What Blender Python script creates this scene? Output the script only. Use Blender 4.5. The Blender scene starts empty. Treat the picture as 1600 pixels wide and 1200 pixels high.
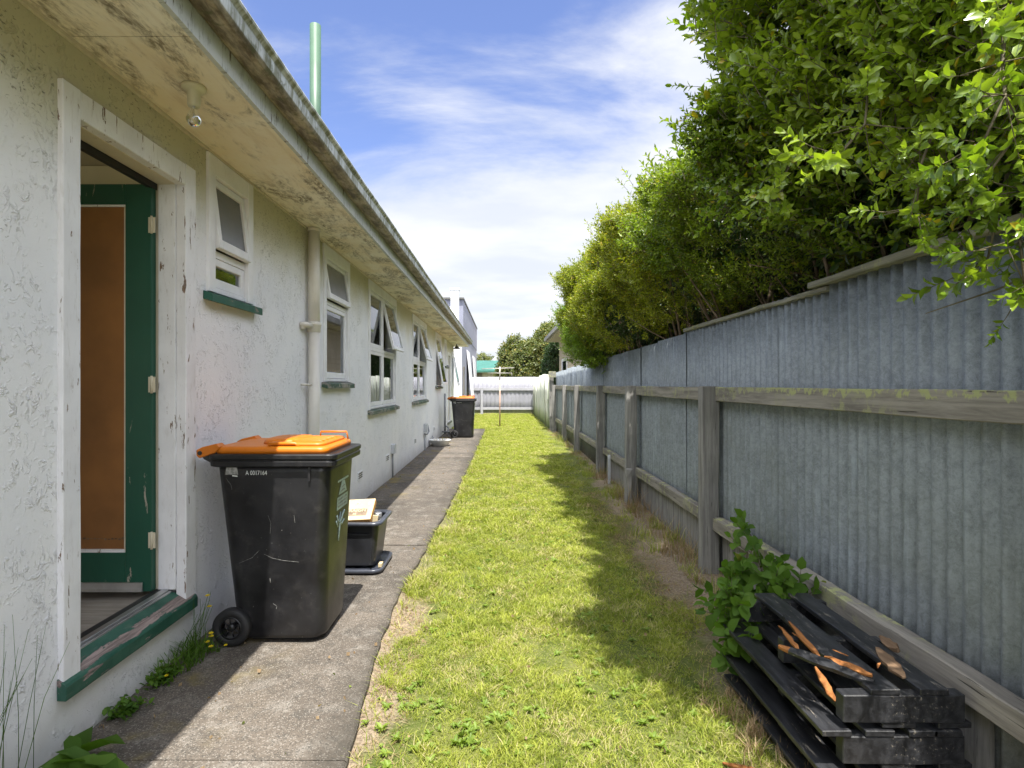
import bpy, math, random
import numpy as np
from mathutils import Vector, Matrix, Euler

random.seed(7)
RNG = np.random.default_rng(11)
R = math.radians
S = bpy.context.scene
COL = S.collection

# ------------------------------------------------------------------ camera, sky, sun, exposure
cam_d = bpy.data.cameras.new("camera")
cam = bpy.data.objects.new("camera", cam_d)
COL.objects.link(cam)
cam.location = (0, 0, 1.4)
cam.rotation_euler = (R(90), 0, 0)
cam_d.shift_x = 0.0094
cam_d.shift_y = 0.0006
cam_d.sensor_width = 36
cam_d.lens = 20.0
cam_d.clip_start = 0.05
cam_d.clip_end = 2000
S.camera = cam

SUN_DIR = Vector((-0.085, 0.40, -1.0)).normalized()
W = bpy.data.worlds.new("World")
S.world = W
W.use_nodes = True


class NT:
    def __init__(s, tree):
        s.t = tree
        s.x = 0

    def n(s, typ, ins=None, **props):
        nd = s.t.nodes.new(typ)
        nd.location = (s.x, 0)
        s.x += 40
        for k, v in props.items():
            setattr(nd, k, v)
        for k, v in (ins or {}).items():
            s.set(nd, k, v)
        return nd

    def set(s, nd, k, v):
        if hasattr(v, "is_output") or isinstance(v, bpy.types.NodeSocket):
            s.t.links.new(v, nd.inputs[k])
        elif isinstance(v, bpy.types.Node):
            s.t.links.new(v.outputs[0], nd.inputs[k])
        else:
            if isinstance(v, (tuple, list)) and len(v) == 3 and nd.inputs[k].type == 'RGBA':
                v = tuple(v) + (1,)
            nd.inputs[k].default_value = v

    def noise(s, vec, scale, detail=4, rough=0.55, dist=0.0):
        return s.n("ShaderNodeTexNoise", {"Vector": vec, "Scale": scale, "Detail": detail,
                                          "Roughness": rough, "Distortion": dist}).outputs[0]

    def vor(s, vec, scale, feature='F1', out=0, **kw):
        return s.n("ShaderNodeTexVoronoi", {"Vector": vec, "Scale": scale}, feature=feature, **kw).outputs[out]

    def mapr(s, v, a, b, c=0.0, d=1.0, smooth=True):
        return s.n("ShaderNodeMapRange", {"Value": v, "From Min": a, "From Max": b, "To Min": c, "To Max": d},
                   interpolation_type='SMOOTHSTEP' if smooth else 'LINEAR').outputs[0]

    def m(s, op, a, b=0.0, c=0.0, clamp=False):
        nd = s.n("ShaderNodeMath", operation=op, use_clamp=clamp)
        for i, v in enumerate((a, b, c)):
            s.set(nd, i, v)
        return nd.outputs[0]

    def mix(s, f, a, b, blend='MIX'):
        nd = s.n("ShaderNodeMix", data_type='RGBA', blend_type=blend)
        s.set(nd, 0, f)
        s.set(nd, 6, a)
        s.set(nd, 7, b)
        return nd.outputs[2]

    def coord(s, scale=(1, 1, 1), world=False, loc=(0, 0, 0)):
        if world:
            v = s.n("ShaderNodeNewGeometry").outputs["Position"]
        else:
            v = s.n("ShaderNodeTexCoord").outputs["Object"]
        return s.n("ShaderNodeMapping", {"Vector": v, "Scale": scale, "Location": loc}).outputs[0]

    def sep(s, v):
        return s.n("ShaderNodeSeparateXYZ", {"Vector": v}).outputs

    def bump(s, h, strength=0.5, dist=0.01):
        return s.n("ShaderNodeBump", {"Height": h, "Strength": strength, "Distance": dist}).outputs[0]


def build_world():
    t = W.node_tree
    t.nodes.clear()
    k = NT(t)
    sky = k.n("ShaderNodeTexSky", sky_type='NISHITA', sun_disc=False)
    el = math.asin(-SUN_DIR.z)
    sky.sun_elevation = el
    sky.sun_rotation = math.atan2(-SUN_DIR.x, -SUN_DIR.y)
    sky.air_density = 1.0
    sky.dust_density = 0.6
    sky.ozone_density = 2.5
    d = k.n("ShaderNodeTexCoord").outputs["Generated"]
    x, y, z = k.sep(d)
    zz = k.m('ADD', k.m('MAXIMUM', z, 0.0), 0.16)
    px = k.m('DIVIDE', x, zz)
    py = k.m('DIVIDE', y, zz)
    v = k.n("ShaderNodeCombineXYZ", {0: px, 1: py, 2: 0.0}).outputs[0]
    v1 = k.n("ShaderNodeMapping", {"Vector": v, "Scale": (0.75, 1.25, 1), "Rotation": (0, 0, 0.35), "Location": (3.3, 1.25, 0)}).outputs[0]
    n1 = k.noise(v1, 1.15, 9, 0.60, 0.35)
    n2 = k.noise(v1, 0.55, 3, 0.5, 0.2)
    n = k.m('ADD', k.m('MULTIPLY', n1, 0.62), k.m('MULTIPLY', n2, 0.38))
    bias = k.mapr(z, 0.10, 0.60, 0.27, -0.05, smooth=False)
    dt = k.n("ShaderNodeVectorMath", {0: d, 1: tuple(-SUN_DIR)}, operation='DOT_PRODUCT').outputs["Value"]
    bias = k.m('ADD', bias, k.mapr(dt, 0.35, 0.6, 0.0, 0.16))  # extra cloud cover round the sun, out of view, added to fill the shade
    f = k.mapr(k.m('ADD', n, bias), 0.44, 0.63, 0.0, 1.0)
    shade = k.mapr(k.noise(v1, 1.9, 5, 0.5), 0.35, 0.65, 0.0, 1.0)
    cc = k.mix(shade, (2.75, 2.9, 3.2), (3.4, 3.45, 3.55))
    # unseen clouds towards the sun are boosted as added fill light
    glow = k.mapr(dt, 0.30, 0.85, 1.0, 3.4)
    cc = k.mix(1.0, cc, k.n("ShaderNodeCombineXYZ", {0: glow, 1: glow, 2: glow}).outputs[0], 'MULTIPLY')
    skyc = k.mix(1.0, sky.outputs[0], (0.72, 0.67, 0.80), 'MULTIPLY')
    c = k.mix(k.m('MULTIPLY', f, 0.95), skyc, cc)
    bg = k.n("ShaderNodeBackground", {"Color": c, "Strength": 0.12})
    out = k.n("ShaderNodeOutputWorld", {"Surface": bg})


build_world()
sd = bpy.data.lights.new("sun", 'SUN')
sd.energy = 4.0
sd.angle = R(0.5)
sd.color = (1.0, 0.955, 0.88)
sun = bpy.data.objects.new("sun", sd)
COL.objects.link(sun)
sun.rotation_euler = SUN_DIR.to_track_quat('-Z', 'Y').to_euler()
S.view_settings.view_transform = 'Standard'
S.view_settings.look = 'None'
S.view_settings.exposure = 1.4
S.view_settings.gamma = 1
S.view_settings.use_curve_mapping = False
S.render.engine = 'CYCLES'
S.cycles.max_bounces = 7
S.cycles.diffuse_bounces = 4
S.cycles.transparent_max_bounces = 12
S.cycles.use_denoising = True
S.cycles.sample_clamp_indirect = 6.0

# ------------------------------------------------------------------ materials
MATS = {}


def new_mat(name):
    m = bpy.data.materials.new(name)
    m.use_nodes = True
    m.node_tree.nodes.clear()
    k = NT(m.node_tree)
    MATS[name] = m
    return m, k


def finish(k, color, rough=0.6, metal=0.0, normal=None, spec=0.5, coat=0.0, **kw):
    ins = {"Base Color": color, "Roughness": rough, "Metallic": metal, "Specular IOR Level": spec}
    if coat:
        ins["Coat Weight"] = coat
        ins["Coat Roughness"] = 0.15
    if normal is not None:
        ins["Normal"] = normal
    b = k.n("ShaderNodeBsdfPrincipled", ins)
    k.n("ShaderNodeOutputMaterial", {"Surface": b})
    return b


def simple(name, color, rough=0.6, metal=0.0, var=0.15, scale=8.0, bump=0.0, bscale=60, spec=0.5, coat=0.0):
    m, k = new_mat(name)
    c = k.coord()
    n = k.noise(c, scale, 5)
    a = tuple(max(0, v * (1 - var)) for v in color)
    b = tuple(v * (1 + var) for v in color)
    col = k.mix(k.mapr(n, 0.3, 0.7), a, b)
    nm = None
    if bump:
        nm = k.bump(k.noise(c, bscale, 4), bump, 0.004)
    finish(k, col, rough, metal, nm, spec, coat)
    return m


# stucco with trowelled ridges, mould spots and green staining under the eaves
def mk_stucco():
    m, k = new_mat("stucco")
    c = k.coord()
    cs = k.coord((1, 1, 0.75))
    a = k.noise(cs, 15, 4, 0.65, 0.9)
    ridge = k.mapr(k.m('ABSOLUTE', k.m('SUBTRACT', a, 0.5)), 0.0, 0.060, 1.0, 0.0)
    brk = k.mapr(k.noise(c, 26, 3, 0.6), 0.44, 0.58)
    ridge = k.m('MULTIPLY', k.m('MULTIPLY', ridge, ridge), brk)
    msk = k.mapr(k.noise(c, 5.0, 3, 0.6), 0.42, 0.60)
    b2 = k.noise(cs, 42, 3, 0.6, 0.6)
    blob = k.mapr(b2, 0.57, 0.68)
    fine = k.noise(c, 140, 3)
    med = k.noise(c, 3.0, 3)
    h = k.m('ADD', k.m('MULTIPLY', k.m('MULTIPLY', ridge, msk), 1.0), k.m('MULTIPLY', blob, k.m('ADD', k.m('MULTIPLY', msk, 0.45), 0.22)))
    h = k.m('ADD', h, k.m('MULTIPLY', fine, 0.10))
    h = k.m('ADD', h, k.m('MULTIPLY', k.noise(c, 34, 4), 0.18))
    h = k.m('ADD', h, k.m('MULTIPLY', med, 0.8))
    nm = k.bump(h, 0.65, 0.009)
    X, Y, Z = k.sep(c)
    base = k.mix(k.mapr(k.noise(c, 1.6, 5), 0.3, 0.7), (0.77, 0.78, 0.82), (0.84, 0.84, 0.86))
    # greenish algae below the soffit
    zn = k.m('ADD', Z, k.m('MULTIPLY', k.m('SUBTRACT', k.noise(c, 2.2, 5), 0.5), 0.55))
    g = k.mapr(zn, 2.10, 2.66)
    col = k.mix(k.m('MULTIPLY', g, 0.80), base, (0.50, 0.46, 0.25))
    # small mould specks that sit on the ridges, denser higher up
    sp = k.noise(k.coord((1, 1, 1.6)), 46, 3, 0.55, 0.6)
    spm = k.mapr(k.m('ADD', k.noise(c, 2.7, 3), k.m('MULTIPLY', k.m('SUBTRACT', zn, 1.9), 0.26)), 0.52, 0.76)
    sp = k.m('MULTIPLY', k.mapr(sp, 0.60, 0.66), spm)
    col = k.mix(k.m('MULTIPLY', sp, 0.75), col, (0.17, 0.165, 0.12))
    # splash dirt near the path
    low = k.mapr(k.m('ADD', Z, k.m('MULTIPLY', k.noise(c, 5, 4), 0.3)), 0.12, 0.42, 1.0, 0.0)
    col = k.mix(k.m('MULTIPLY', low, 0.45), col, (0.36, 0.33, 0.27))
    finish(k, col, 0.62, 0, nm, 0.35)


mk_stucco()


def mk_soffit():
    m, k = new_mat("soffit")
    c = k.coord()
    n1 = k.noise(c, 1.3, 6, 0.65)
    base = k.mix(k.mapr(n1, 0.35, 0.65), (0.82, 0.71, 0.52), (0.90, 0.85, 0.74))
    n2 = k.noise(k.coord((2.2, 0.8, 1)), 1.9, 8, 0.72, 0.6)
    n3 = k.noise(k.coord((2.5, 1, 1)), 16, 6, 0.7, 0.5)
    mould = k.m('MULTIPLY', k.mapr(n2, 0.45, 0.60), k.mapr(n3, 0.34, 0.62))
    col = k.mix(k.m('MULTIPLY', mould, 0.9), base, (0.17, 0.135, 0.085))
    st = k.mapr(k.noise(k.coord((6, 0.7, 1)), 2.5, 5, 0.6), 0.5, 0.75)
    col = k.mix(k.m('MULTIPLY', st, 0.35), col, (0.45, 0.31, 0.16))
    finish(k, col, 0.7, 0, k.bump(k.noise(c, 90, 3), 0.12, 0.003), 0.3)


mk_soffit()


def mk_paint(name, col_a, under, thr=0.66, rough=0.45, dirt=(0.30, 0.26, 0.20), dirtf=0.35, stretch=(10, 10, 2.2)):
    """old paint: flaked patches show what is under it"""
    m, k = new_mat(name)
    c = k.coord()
    cs = k.coord(stretch)
    n = k.noise(cs, 1.6, 8, 0.66, 0.5)
    fl = k.mapr(n, thr, thr + 0.012)
    lo = tuple(v * 0.88 for v in col_a)
    base = k.mix(k.mapr(k.noise(c, 5, 5), 0.3, 0.7), lo, col_a)
    dn = k.mapr(k.noise(cs, 3.0, 6, 0.7), 0.52, 0.78)
    base = k.mix(k.m('MULTIPLY', dn, dirtf), base, dirt)
    und = k.mix(k.mapr(k.noise(cs, 4, 4), 0.3, 0.7), tuple(v * 0.6 for v in under), under)
    col = k.mix(fl, base, und)
    h = k.m('SUBTRACT', k.m('MULTIPLY', k.noise(cs, 6, 4), 0.25), fl)
    finish(k, col, k.mix(fl, (rough,) * 3, (0.85,) * 3), 0, k.bump(h, 0.5, 0.002), 0.4)


mk_paint("white_paint", (0.82, 0.82, 0.85), (0.25, 0.17, 0.12), 0.62, stretch=(22, 22, 4))
mk_paint("white_paint_sound", (0.82, 0.82, 0.84), (0.45, 0.40, 0.33), 0.76, dirtf=0.2)
mk_paint("cream_paint", (0.66, 0.60, 0.46), (0.25, 0.16, 0.09), 0.68)
mk_paint("green_paint", (0.012, 0.080, 0.050), (0.40, 0.37, 0.31), 0.665, 0.38, dirt=(0.03, 0.09, 0.06))
mk_paint("green_sill", (0.020, 0.10, 0.068), (0.30, 0.24, 0.21), 0.575, 0.5, dirt=(0.10, 0.13, 0.09), stretch=(9, 2.2, 9))


def mk_door_sill():
    m, k = new_mat("door_sill_paint")
    c = k.coord()
    cs = k.coord((9, 2.0, 9))
    X, Y, Z = k.sep(c)
    n = k.noise(cs, 1.8, 8, 0.68, 0.5)
    Xw = k.m('ADD', X, k.m('MULTIPLY', k.m('SUBTRACT', k.noise(c, 3, 2), 0.5), 0.05))
    band = k.m('MULTIPLY', k.mapr(Xw, -0.035, 0.0), k.mapr(Xw, 0.036, 0.018))
    fl = k.mapr(k.m('ADD', n, k.m('MULTIPLY', band, 0.15)), 0.60, 0.612)
    base = k.mix(k.mapr(k.noise(c, 9, 5), 0.3, 0.7), (0.012, 0.070, 0.048), (0.035, 0.115, 0.080))
    dn = k.mapr(k.noise(cs, 5, 6, 0.7), 0.5, 0.75)
    base = k.mix(k.m('MULTIPLY', dn, 0.5), base, (0.11, 0.15, 0.12))
    und = k.mix(k.mapr(k.noise(k.coord((40, 2, 40)), 2, 5, 0.7), 0.35, 0.65), (0.14, 0.11, 0.10), (0.34, 0.27, 0.25))
    h = k.m('SUBTRACT', k.m('MULTIPLY', k.noise(cs, 12, 4), 0.3), fl)
    finish(k, k.mix(fl, base, und), k.mix(fl, (0.5,) * 3, (0.9,) * 3), 0, k.bump(h, 0.7, 0.003), 0.4)


mk_door_sill()
mk_paint("mossy_sill", (0.05, 0.10, 0.07), (0.30, 0.29, 0.25), 0.50, 0.7, dirt=(0.13, 0.13, 0.08), dirtf=0.8, stretch=(7, 5, 7))
mk_paint("pipe_paint", (0.72, 0.69, 0.62), (0.40, 0.35, 0.28), 0.78, 0.35, dirtf=0.25)
mk_paint("fascia_paint", (0.60, 0.62, 0.62), (0.22, 0.20, 0.16), 0.62, 0.6, dirt=(0.09, 0.09, 0.055), dirtf=0.95, stretch=(3, 16, 3.5))


def mk_gutter():
    m, k = new_mat("gutter_metal")
    c = k.coord()
    cs = k.coord((2, 9, 1.1))
    n = k.noise(cs, 1.9, 6, 0.65)
    X, Y, Z = k.sep(c)
    front = k.mapr(Z, 2.838, 2.858)
    streak = k.mix(k.mapr(n, 0.38, 0.60), (0.20, 0.205, 0.145), (0.55, 0.58, 0.59))
    under = k.mix(k.mapr(k.noise(k.coord((8, 2.2, 1)), 2.2, 6, 0.7), 0.35, 0.65), (0.10, 0.075, 0.045), (0.42, 0.36, 0.27))
    col = k.mix(front, under, streak)
    moss = k.mapr(k.noise(k.coord((3, 5, 6)), 3.0, 5, 0.6), 0.53, 0.68)
    col = k.mix(k.m('MULTIPLY', moss, 0.75), col, (0.085, 0.095, 0.035))
    finish(k, col, 0.55, 0.1, k.bump(n, 0.2, 0.003), 0.5)


mk_gutter()


def mk_concrete():
    m, k = new_mat("path_concrete")
    c = k.coord(world=True)
    X, Y, Z = k.sep(c)
    big = k.noise(c, 1.1, 7, 0.62, 0.3)
    mid = k.noise(c, 7, 7, 0.7)
    fine = k.noise(c, 95, 4, 0.75)
    col = k.mix(k.mapr(big, 0.33, 0.66), (0.068, 0.058, 0.048), (0.145, 0.122, 0.099))
    col = k.mix(k.mapr(mid, 0.48, 0.72), col, (0.21, 0.19, 0.165))
    blk = k.mapr(k.noise(c, 12, 8, 0.75, 0.6), 0.50, 0.63)
    col = k.mix(k.m('MULTIPLY', blk, 0.62), col, (0.065, 0.060, 0.052))
    # pale and dark aggregate
    agg = k.n("ShaderNodeTexVoronoi", {"Vector": c, "Scale": 210.0})
    r = k.sep(agg.outputs["Color"])[0]
    col = k.mix(k.m('MULTIPLY', k.mapr(r, 0.82, 0.92), 0.28), col, (0.46, 0.43, 0.38))
    col = k.mix(k.m('MULTIPLY', k.mapr(r, 0.22, 0.12), 0.65), col, (0.05, 0.048, 0.042))
    # tyre-black edge grime on the lawn side and lichen by the wall
    eg = k.mapr(k.m('ADD', X, k.m('MULTIPLY', k.noise(c, 5, 5), 0.30)), -0.68, -0.40)
    col = k.mix(k.m('MULTIPLY', eg, 0.65), col, (0.050, 0.045, 0.036))
    li = k.m('MULTIPLY', k.mapr(k.noise(c, 2.3, 5, 0.6), 0.52, 0.66), k.mapr(X, -1.0, -1.55))
    col = k.mix(k.m('MULTIPLY', li, 0.75), col, (0.20, 0.155, 0.045))
    h = k.m('ADD', k.m('MULTIPLY', fine, 0.6), k.m('MULTIPLY', mid, 0.6))
    h = k.m('ADD', h, k.m('MULTIPLY', agg.outputs[0], -0.35))
    finish(k, col, 0.88, 0, k.bump(h, 0.55, 0.008), 0.25)


mk_concrete()


def mk_ground():
    m, k = new_mat("ground_soil")
    c = k.coord(world=True)
    X, Y, Z = k.sep(c)
    n1 = k.noise(c, 3, 6, 0.7)
    n2 = k.noise(c, 60, 5, 0.75)
    grass = k.mix(k.mapr(n1, 0.35, 0.65), (0.075, 0.10, 0.022), (0.16, 0.17, 0.05))
    grass = k.mix(k.mapr(n2, 0.5, 0.75), grass, (0.26, 0.24, 0.12))
    dirt = k.mix(k.mapr(n2, 0.3, 0.7), (0.165, 0.125, 0.088), (0.36, 0.29, 0.21))
    wob = k.m('MULTIPLY', k.m('SUBTRACT', k.noise(c, 2.6, 4, 0.6), 0.5), 0.7)
    d1 = k.mapr(k.m('ADD', X, wob), -0.40, -0.58)
    d1 = k.m('MULTIPLY', d1, k.mapr(Y, 4.6, 3.4, 0.35, 1.0))
    d1 = k.m('MULTIPLY', d1, k.mapr(X, -1.2, -1.1))
    d2 = k.mapr(k.m('SUBTRACT', k.m('ADD', X, wob), k.mapr(Y, 4.5, 10.5, 0.0, 0.40, smooth=False)), 1.02, 1.22)
    d = k.m('MAXIMUM', d1, d2)
    col = k.mix(d, grass, dirt)
    lit = k.mapr(k.vor(c, 42, out=0), 0.10, 0.04)
    col = k.mix(k.m('MULTIPLY', lit, k.m('MULTIPLY', d, 0.5)), col, (0.36, 0.33, 0.28))
    finish(k, col, 0.95, 0, k.bump(k.m('ADD', n2, k.m('MULTIPLY', k.noise(c, 18, 4), 1.5)), 0.8, 0.015), 0.1)


mk_ground()


def mk_leaf(name, dark, light, yellow, rough=0.35, trans=0.35, yf=0.06, spec=0.5, patch=1.2):
    m, k = new_mat(name)
    g = k.n("ShaderNodeNewGeometry")
    rnd = g.outputs["Random Per Island"]
    pn = k.noise(g.outputs["Position"], patch, 3)
    f = k.m('ADD', k.m('MULTIPLY', rnd, 0.6), k.m('MULTIPLY', k.mapr(pn, 0.3, 0.7), 0.45), clamp=True)
    col = k.mix(f, dark, light)
    r2 = k.m('FRACT', k.m('MULTIPLY', rnd, 37.7))
    col = k.mix(k.mapr(r2, 1 - yf, 1 - yf + 0.01), col, yellow)
    p = k.n("ShaderNodeBsdfPrincipled", {"Base Color": col, "Roughness": rough, "Specular IOR Level": spec})
    tc = k.mix(1.0, col, (1.5, 1.6, 0.5), 'MULTIPLY')
    t = k.n("ShaderNodeBsdfTranslucent", {"Color": tc})
    mx = k.n("ShaderNodeMixShader", {0: trans, 1: p.outputs[0], 2: t.outputs[0]})
    k.n("ShaderNodeOutputMaterial", {"Surface": mx})
    return m


mk_leaf("leaf_glossy", (0.075, 0.145, 0.012), (0.32, 0.42, 0.045), (0.42, 0.33, 0.03), 0.24, 0.36, 0.02, 0.6)
mk_leaf("leaf_hedge", (0.065, 0.125, 0.012), (0.27, 0.35, 0.032), (0.34, 0.28, 0.035), 0.36, 0.38, 0.03)
mk_leaf("leaf_yellow", (0.105, 0.160, 0.012), (0.37, 0.39, 0.034), (0.42, 0.32, 0.04), 0.40, 0.40, 0.05)
mk_leaf("leaf_fresh", (0.085, 0.165, 0.016), (0.28, 0.39, 0.040), (0.33, 0.30, 0.04), 0.38, 0.38, 0.02)
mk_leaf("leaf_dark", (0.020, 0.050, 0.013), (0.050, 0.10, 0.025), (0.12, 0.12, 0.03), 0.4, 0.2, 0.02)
mk_leaf("leaf_far", (0.055, 0.085, 0.020), (0.17, 0.19, 0.045), (0.33, 0.27, 0.07), 0.45, 0.25, 0.08)
mk_leaf("leaf_weed", (0.035, 0.095, 0.012), (0.11, 0.20, 0.024), (0.20, 0.22, 0.04), 0.6, 0.38, 0.02, 0.25)
mk_leaf("blade_green", (0.155, 0.205, 0.030), (0.32, 0.36, 0.062), (0.46, 0.42, 0.19), 0.55, 0.38, 0.15, 0.3, patch=1.7)


def mk_lawn():
    m, k = new_mat("blade_lawn")
    g = k.n("ShaderNodeNewGeometry")
    rnd = g.outputs["Random Per Island"]
    P = g.outputs["Position"]
    p1 = k.mapr(k.noise(P, 1.1, 4, 0.6), 0.35, 0.65)
    p2 = k.mapr(k.noise(P, 7.0, 4, 0.65), 0.35, 0.65)
    f = k.m('ADD', k.m('MULTIPLY', rnd, 0.55), k.m('ADD', k.m('MULTIPLY', p1, 0.15), k.m('MULTIPLY', p2, 0.40)), clamp=True)
    col = k.mix(f, (0.120, 0.175, 0.020), (0.430, 0.455, 0.080))
    r2 = k.m('FRACT', k.m('MULTIPLY', rnd, 37.7))
    dry = k.m('ADD', k.mapr(k.noise(P, 2.4, 5, 0.65), 0.46, 0.70, 0.0, 0.48), 0.08)
    col = k.mix(k.m('MULTIPLY', k.m('LESS_THAN', r2, dry), 0.9), col, (0.50, 0.43, 0.23))
    p = k.n("ShaderNodeBsdfPrincipled", {"Base Color": col, "Roughness": 0.6, "Specular IOR Level": 0.25})
    t = k.n("ShaderNodeBsdfTranslucent", {"Color": k.mix(1.0, col, (1.3, 1.4, 0.6), 'MULTIPLY')})
    mx = k.n("ShaderNodeMixShader", {0: 0.36, 1: p.outputs[0], 2: t.outputs[0]})
    k.n("ShaderNodeOutputMaterial", {"Surface": mx})


mk_lawn()
mk_leaf("blade_dry", (0.20, 0.13, 0.075), (0.42, 0.31, 0.19), (0.16, 0.20, 0.05), 0.7, 0.25, 0.10, 0.2)
mk_leaf("petal_yellow", (0.75, 0.60, 0.01), (0.90, 0.74, 0.02), (0.95, 0.8, 0.05), 0.5, 0.2)
simple("bark", (0.19, 0.145, 0.105), 0.9, 0, 0.4, 12, 0.6, 50, 0.2)
simple("twig", (0.12, 0.10, 0.055), 0.8, 0, 0.3, 12)


def mk_galv(name="galvanised", tint=(1, 1, 1)):
    m, k = new_mat(name)
    c = k.coord(world=True)
    cs = k.coord((1, 1, 0.55), world=True)
    v = k.n("ShaderNodeTexVoronoi", {"Vector": k.n("ShaderNodeVectorMath", {0: cs, 1: k.n("ShaderNodeTexNoise", {"Vector": cs, "Scale": 30.0}).outputs["Color"]}, operation='ADD').outputs[0], "Scale": 60.0})
    r = k.sep(v.outputs["Color"])[0]
    n1 = k.noise(c, 1.4, 5, 0.6)
    n2 = k.m('ADD', k.m('MULTIPLY', k.noise(c, 42, 6, 0.75, 0.8), 0.6), k.m('MULTIPLY', k.noise(cs, 17, 4, 0.7, 0.5), 0.4))
    a = tuple(t * x for t, x in zip(tint, (0.135, 0.155, 0.170)))
    b = tuple(t * x for t, x in zip(tint, (0.30, 0.335, 0.365)))
    col = k.mix(k.mapr(n2, 0.36, 0.64), a, b)
    col = k.mix(k.m('MULTIPLY', r, 0.35), col, tuple(x * 1.35 for x in b))
    col = k.mix(k.m('MULTIPLY', k.mapr(n1, 0.45, 0.70), 0.3), col, (0.16, 0.175, 0.145))
    st = k.mapr(k.noise(k.coord((1, 7, 0.35), world=True), 3.0, 5, 0.6), 0.55, 0.72)
    col = k.mix(k.m('MULTIPLY', st, 0.4), col, (0.46, 0.53, 0.60))
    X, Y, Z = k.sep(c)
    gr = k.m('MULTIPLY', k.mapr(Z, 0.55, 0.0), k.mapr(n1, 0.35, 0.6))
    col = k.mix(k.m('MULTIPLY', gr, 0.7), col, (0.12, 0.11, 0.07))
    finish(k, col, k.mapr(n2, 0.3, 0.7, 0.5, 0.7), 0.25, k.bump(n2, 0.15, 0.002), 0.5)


mk_galv()


def mk_wood(name, a, b, axis='Y', lichen=0.0, rough=0.85):
    m, k = new_mat(name)
    st = {'Y': (30, 1.6, 30), 'Z': (30, 30, 1.6), 'X': (1.6, 30, 30)}[axis]
    cs = k.coord(st)
    c = k.coord()
    n = k.noise(cs, 1.0, 6, 0.7, 0.4)
    col = k.mix(k.mapr(n, 0.32, 0.68), a, b)
    col = k.mix(k.m('MULTIPLY', k.mapr(k.noise(c, 2.0, 5), 0.4, 0.7), 0.4), col, tuple(v * 0.55 for v in a))
    crack = k.mapr(k.noise(cs, 2.2, 3, 0.5), 0.68, 0.72)
    col = k.mix(k.m('MULTIPLY', crack, 0.8), col, (0.03, 0.027, 0.022))
    if lichen:
        l1 = k.mapr(k.noise(c, 9, 6, 0.75, 0.4), 0.60 - lichen * 0.1, 0.66 - lichen * 0.1)
        l2 = k.mapr(k.noise(c, 2.0, 3), 0.42, 0.55)
        g = k.n("ShaderNodeNewGeometry")
        N = k.sep(g.outputs["Normal"])[2]
        X, Y, Z = k.sep(c)
        hi = k.mapr(N, -0.2, 0.6, 0.45, 1.0)
        l = k.m('MULTIPLY', k.m('MULTIPLY', l1, l2), hi)
        ed = k.mapr(k.m('ADD', Z, k.m('MULTIPLY', k.m('SUBTRACT', k.noise(k.coord((1, 1, .35)), 14, 5, 0.7), 0.5), 0.16)), 1.352, 1.366)
        ed = k.m('MULTIPLY', k.m('MULTIPLY', ed, k.mapr(Y, -3.0, -5.2)), k.mapr(k.noise(c, 30, 3), 0.40, 0.52))
        l = k.m('MAXIMUM', l, k.m('MULTIPLY', ed, k.mapr(Z, 1.7, 1.5)))
        col = k.mix(k.m('MULTIPLY', l, 0.9), col, (0.40, 0.42, 0.19))
    finish(k, col, rough, 0, k.bump(k.m('SUBTRACT', n, crack), 0.6, 0.004), 0.2)


mk_wood("wood_rail", (0.17, 0.155, 0.135), (0.33, 0.305, 0.265), 'Y', 1.0)
mk_wood("wood_post", (0.165, 0.160, 0.152), (0.33, 0.32, 0.30), 'Z', 0.0)
mk_wood("wood_cap", (0.17, 0.165, 0.14), (0.34, 0.33, 0.28), 'Y', 0.7)
mk_wood("wood_split", (0.17, 0.060, 0.018), (0.40, 0.17, 0.055), 'Y')
mk_wood("wood_raw", (0.12, 0.075, 0.045), (0.27, 0.18, 0.11), 'Y')
mk_wood("floor_boards", (0.24, 0.21, 0.18), (0.36, 0.33, 0.29), 'X', rough=0.5)
mk_wood("bleached_board", (0.22, 0.20, 0.18), (0.42, 0.40, 0.37), 'Z')


def mk_blackwood():
    m, k = new_mat("black_wood")
    c = k.coord()
    cs = k.coord((22, 3.0, 22))
    n = k.noise(cs, 1.5, 6, 0.7, 0.4)
    col = k.mix(k.mapr(n, 0.35, 0.7), (0.010, 0.0105, 0.012), (0.034, 0.035, 0.039))
    w = k.m('MULTIPLY', k.mapr(k.noise(cs, 3.0, 7, 0.78), 0.585, 0.64), k.mapr(k.noise(c, 4, 3), 0.40, 0.55))
    col = k.mix(k.m('MULTIPLY', w, 0.8), col, (0.27, 0.24, 0.19))
    pt = k.n("ShaderNodeNewGeometry").outputs["Pointiness"]
    finish(k, col, 0.42, 0, k.bump(n, 0.5, 0.003), 0.5)


mk_blackwood()


def mk_binplastic():
    m, k = new_mat("bin_plastic")
    c = k.coord()
    n = k.noise(c, 4, 6, 0.65)
    col = k.mix(k.mapr(n, 0.3, 0.7), (0.007, 0.007, 0.008), (0.018, 0.018, 0.020))
    sc = k.mapr(k.noise(k.coord((3, 3, 30)), 3.0, 5, 0.7, 1.2), 0.70, 0.73)
    sc = k.m('MULTIPLY', sc, k.mapr(k.noise(c, 3, 3), 0.5, 0.62))
    sp = k.m('MULTIPLY', k.mapr(k.noise(c, 75, 3, 0.6), 0.71, 0.76), 0.6)
    col = k.mix(k.m('MAXIMUM', k.m('MULTIPLY', sc, 0.45), sp), col, (0.30, 0.29, 0.28))
    dust = k.mapr(k.noise(c, 9, 6, 0.7), 0.5, 0.8)
    col = k.mix(k.m('MULTIPLY', dust, 0.12), col, (0.26, 0.24, 0.22))
    finish(k, col, k.mapr(n, 0.3, 0.7, 0.30, 0.45), 0, k.bump(k.noise(c, 260, 2), 0.12, 0.001), 0.5)


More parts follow.
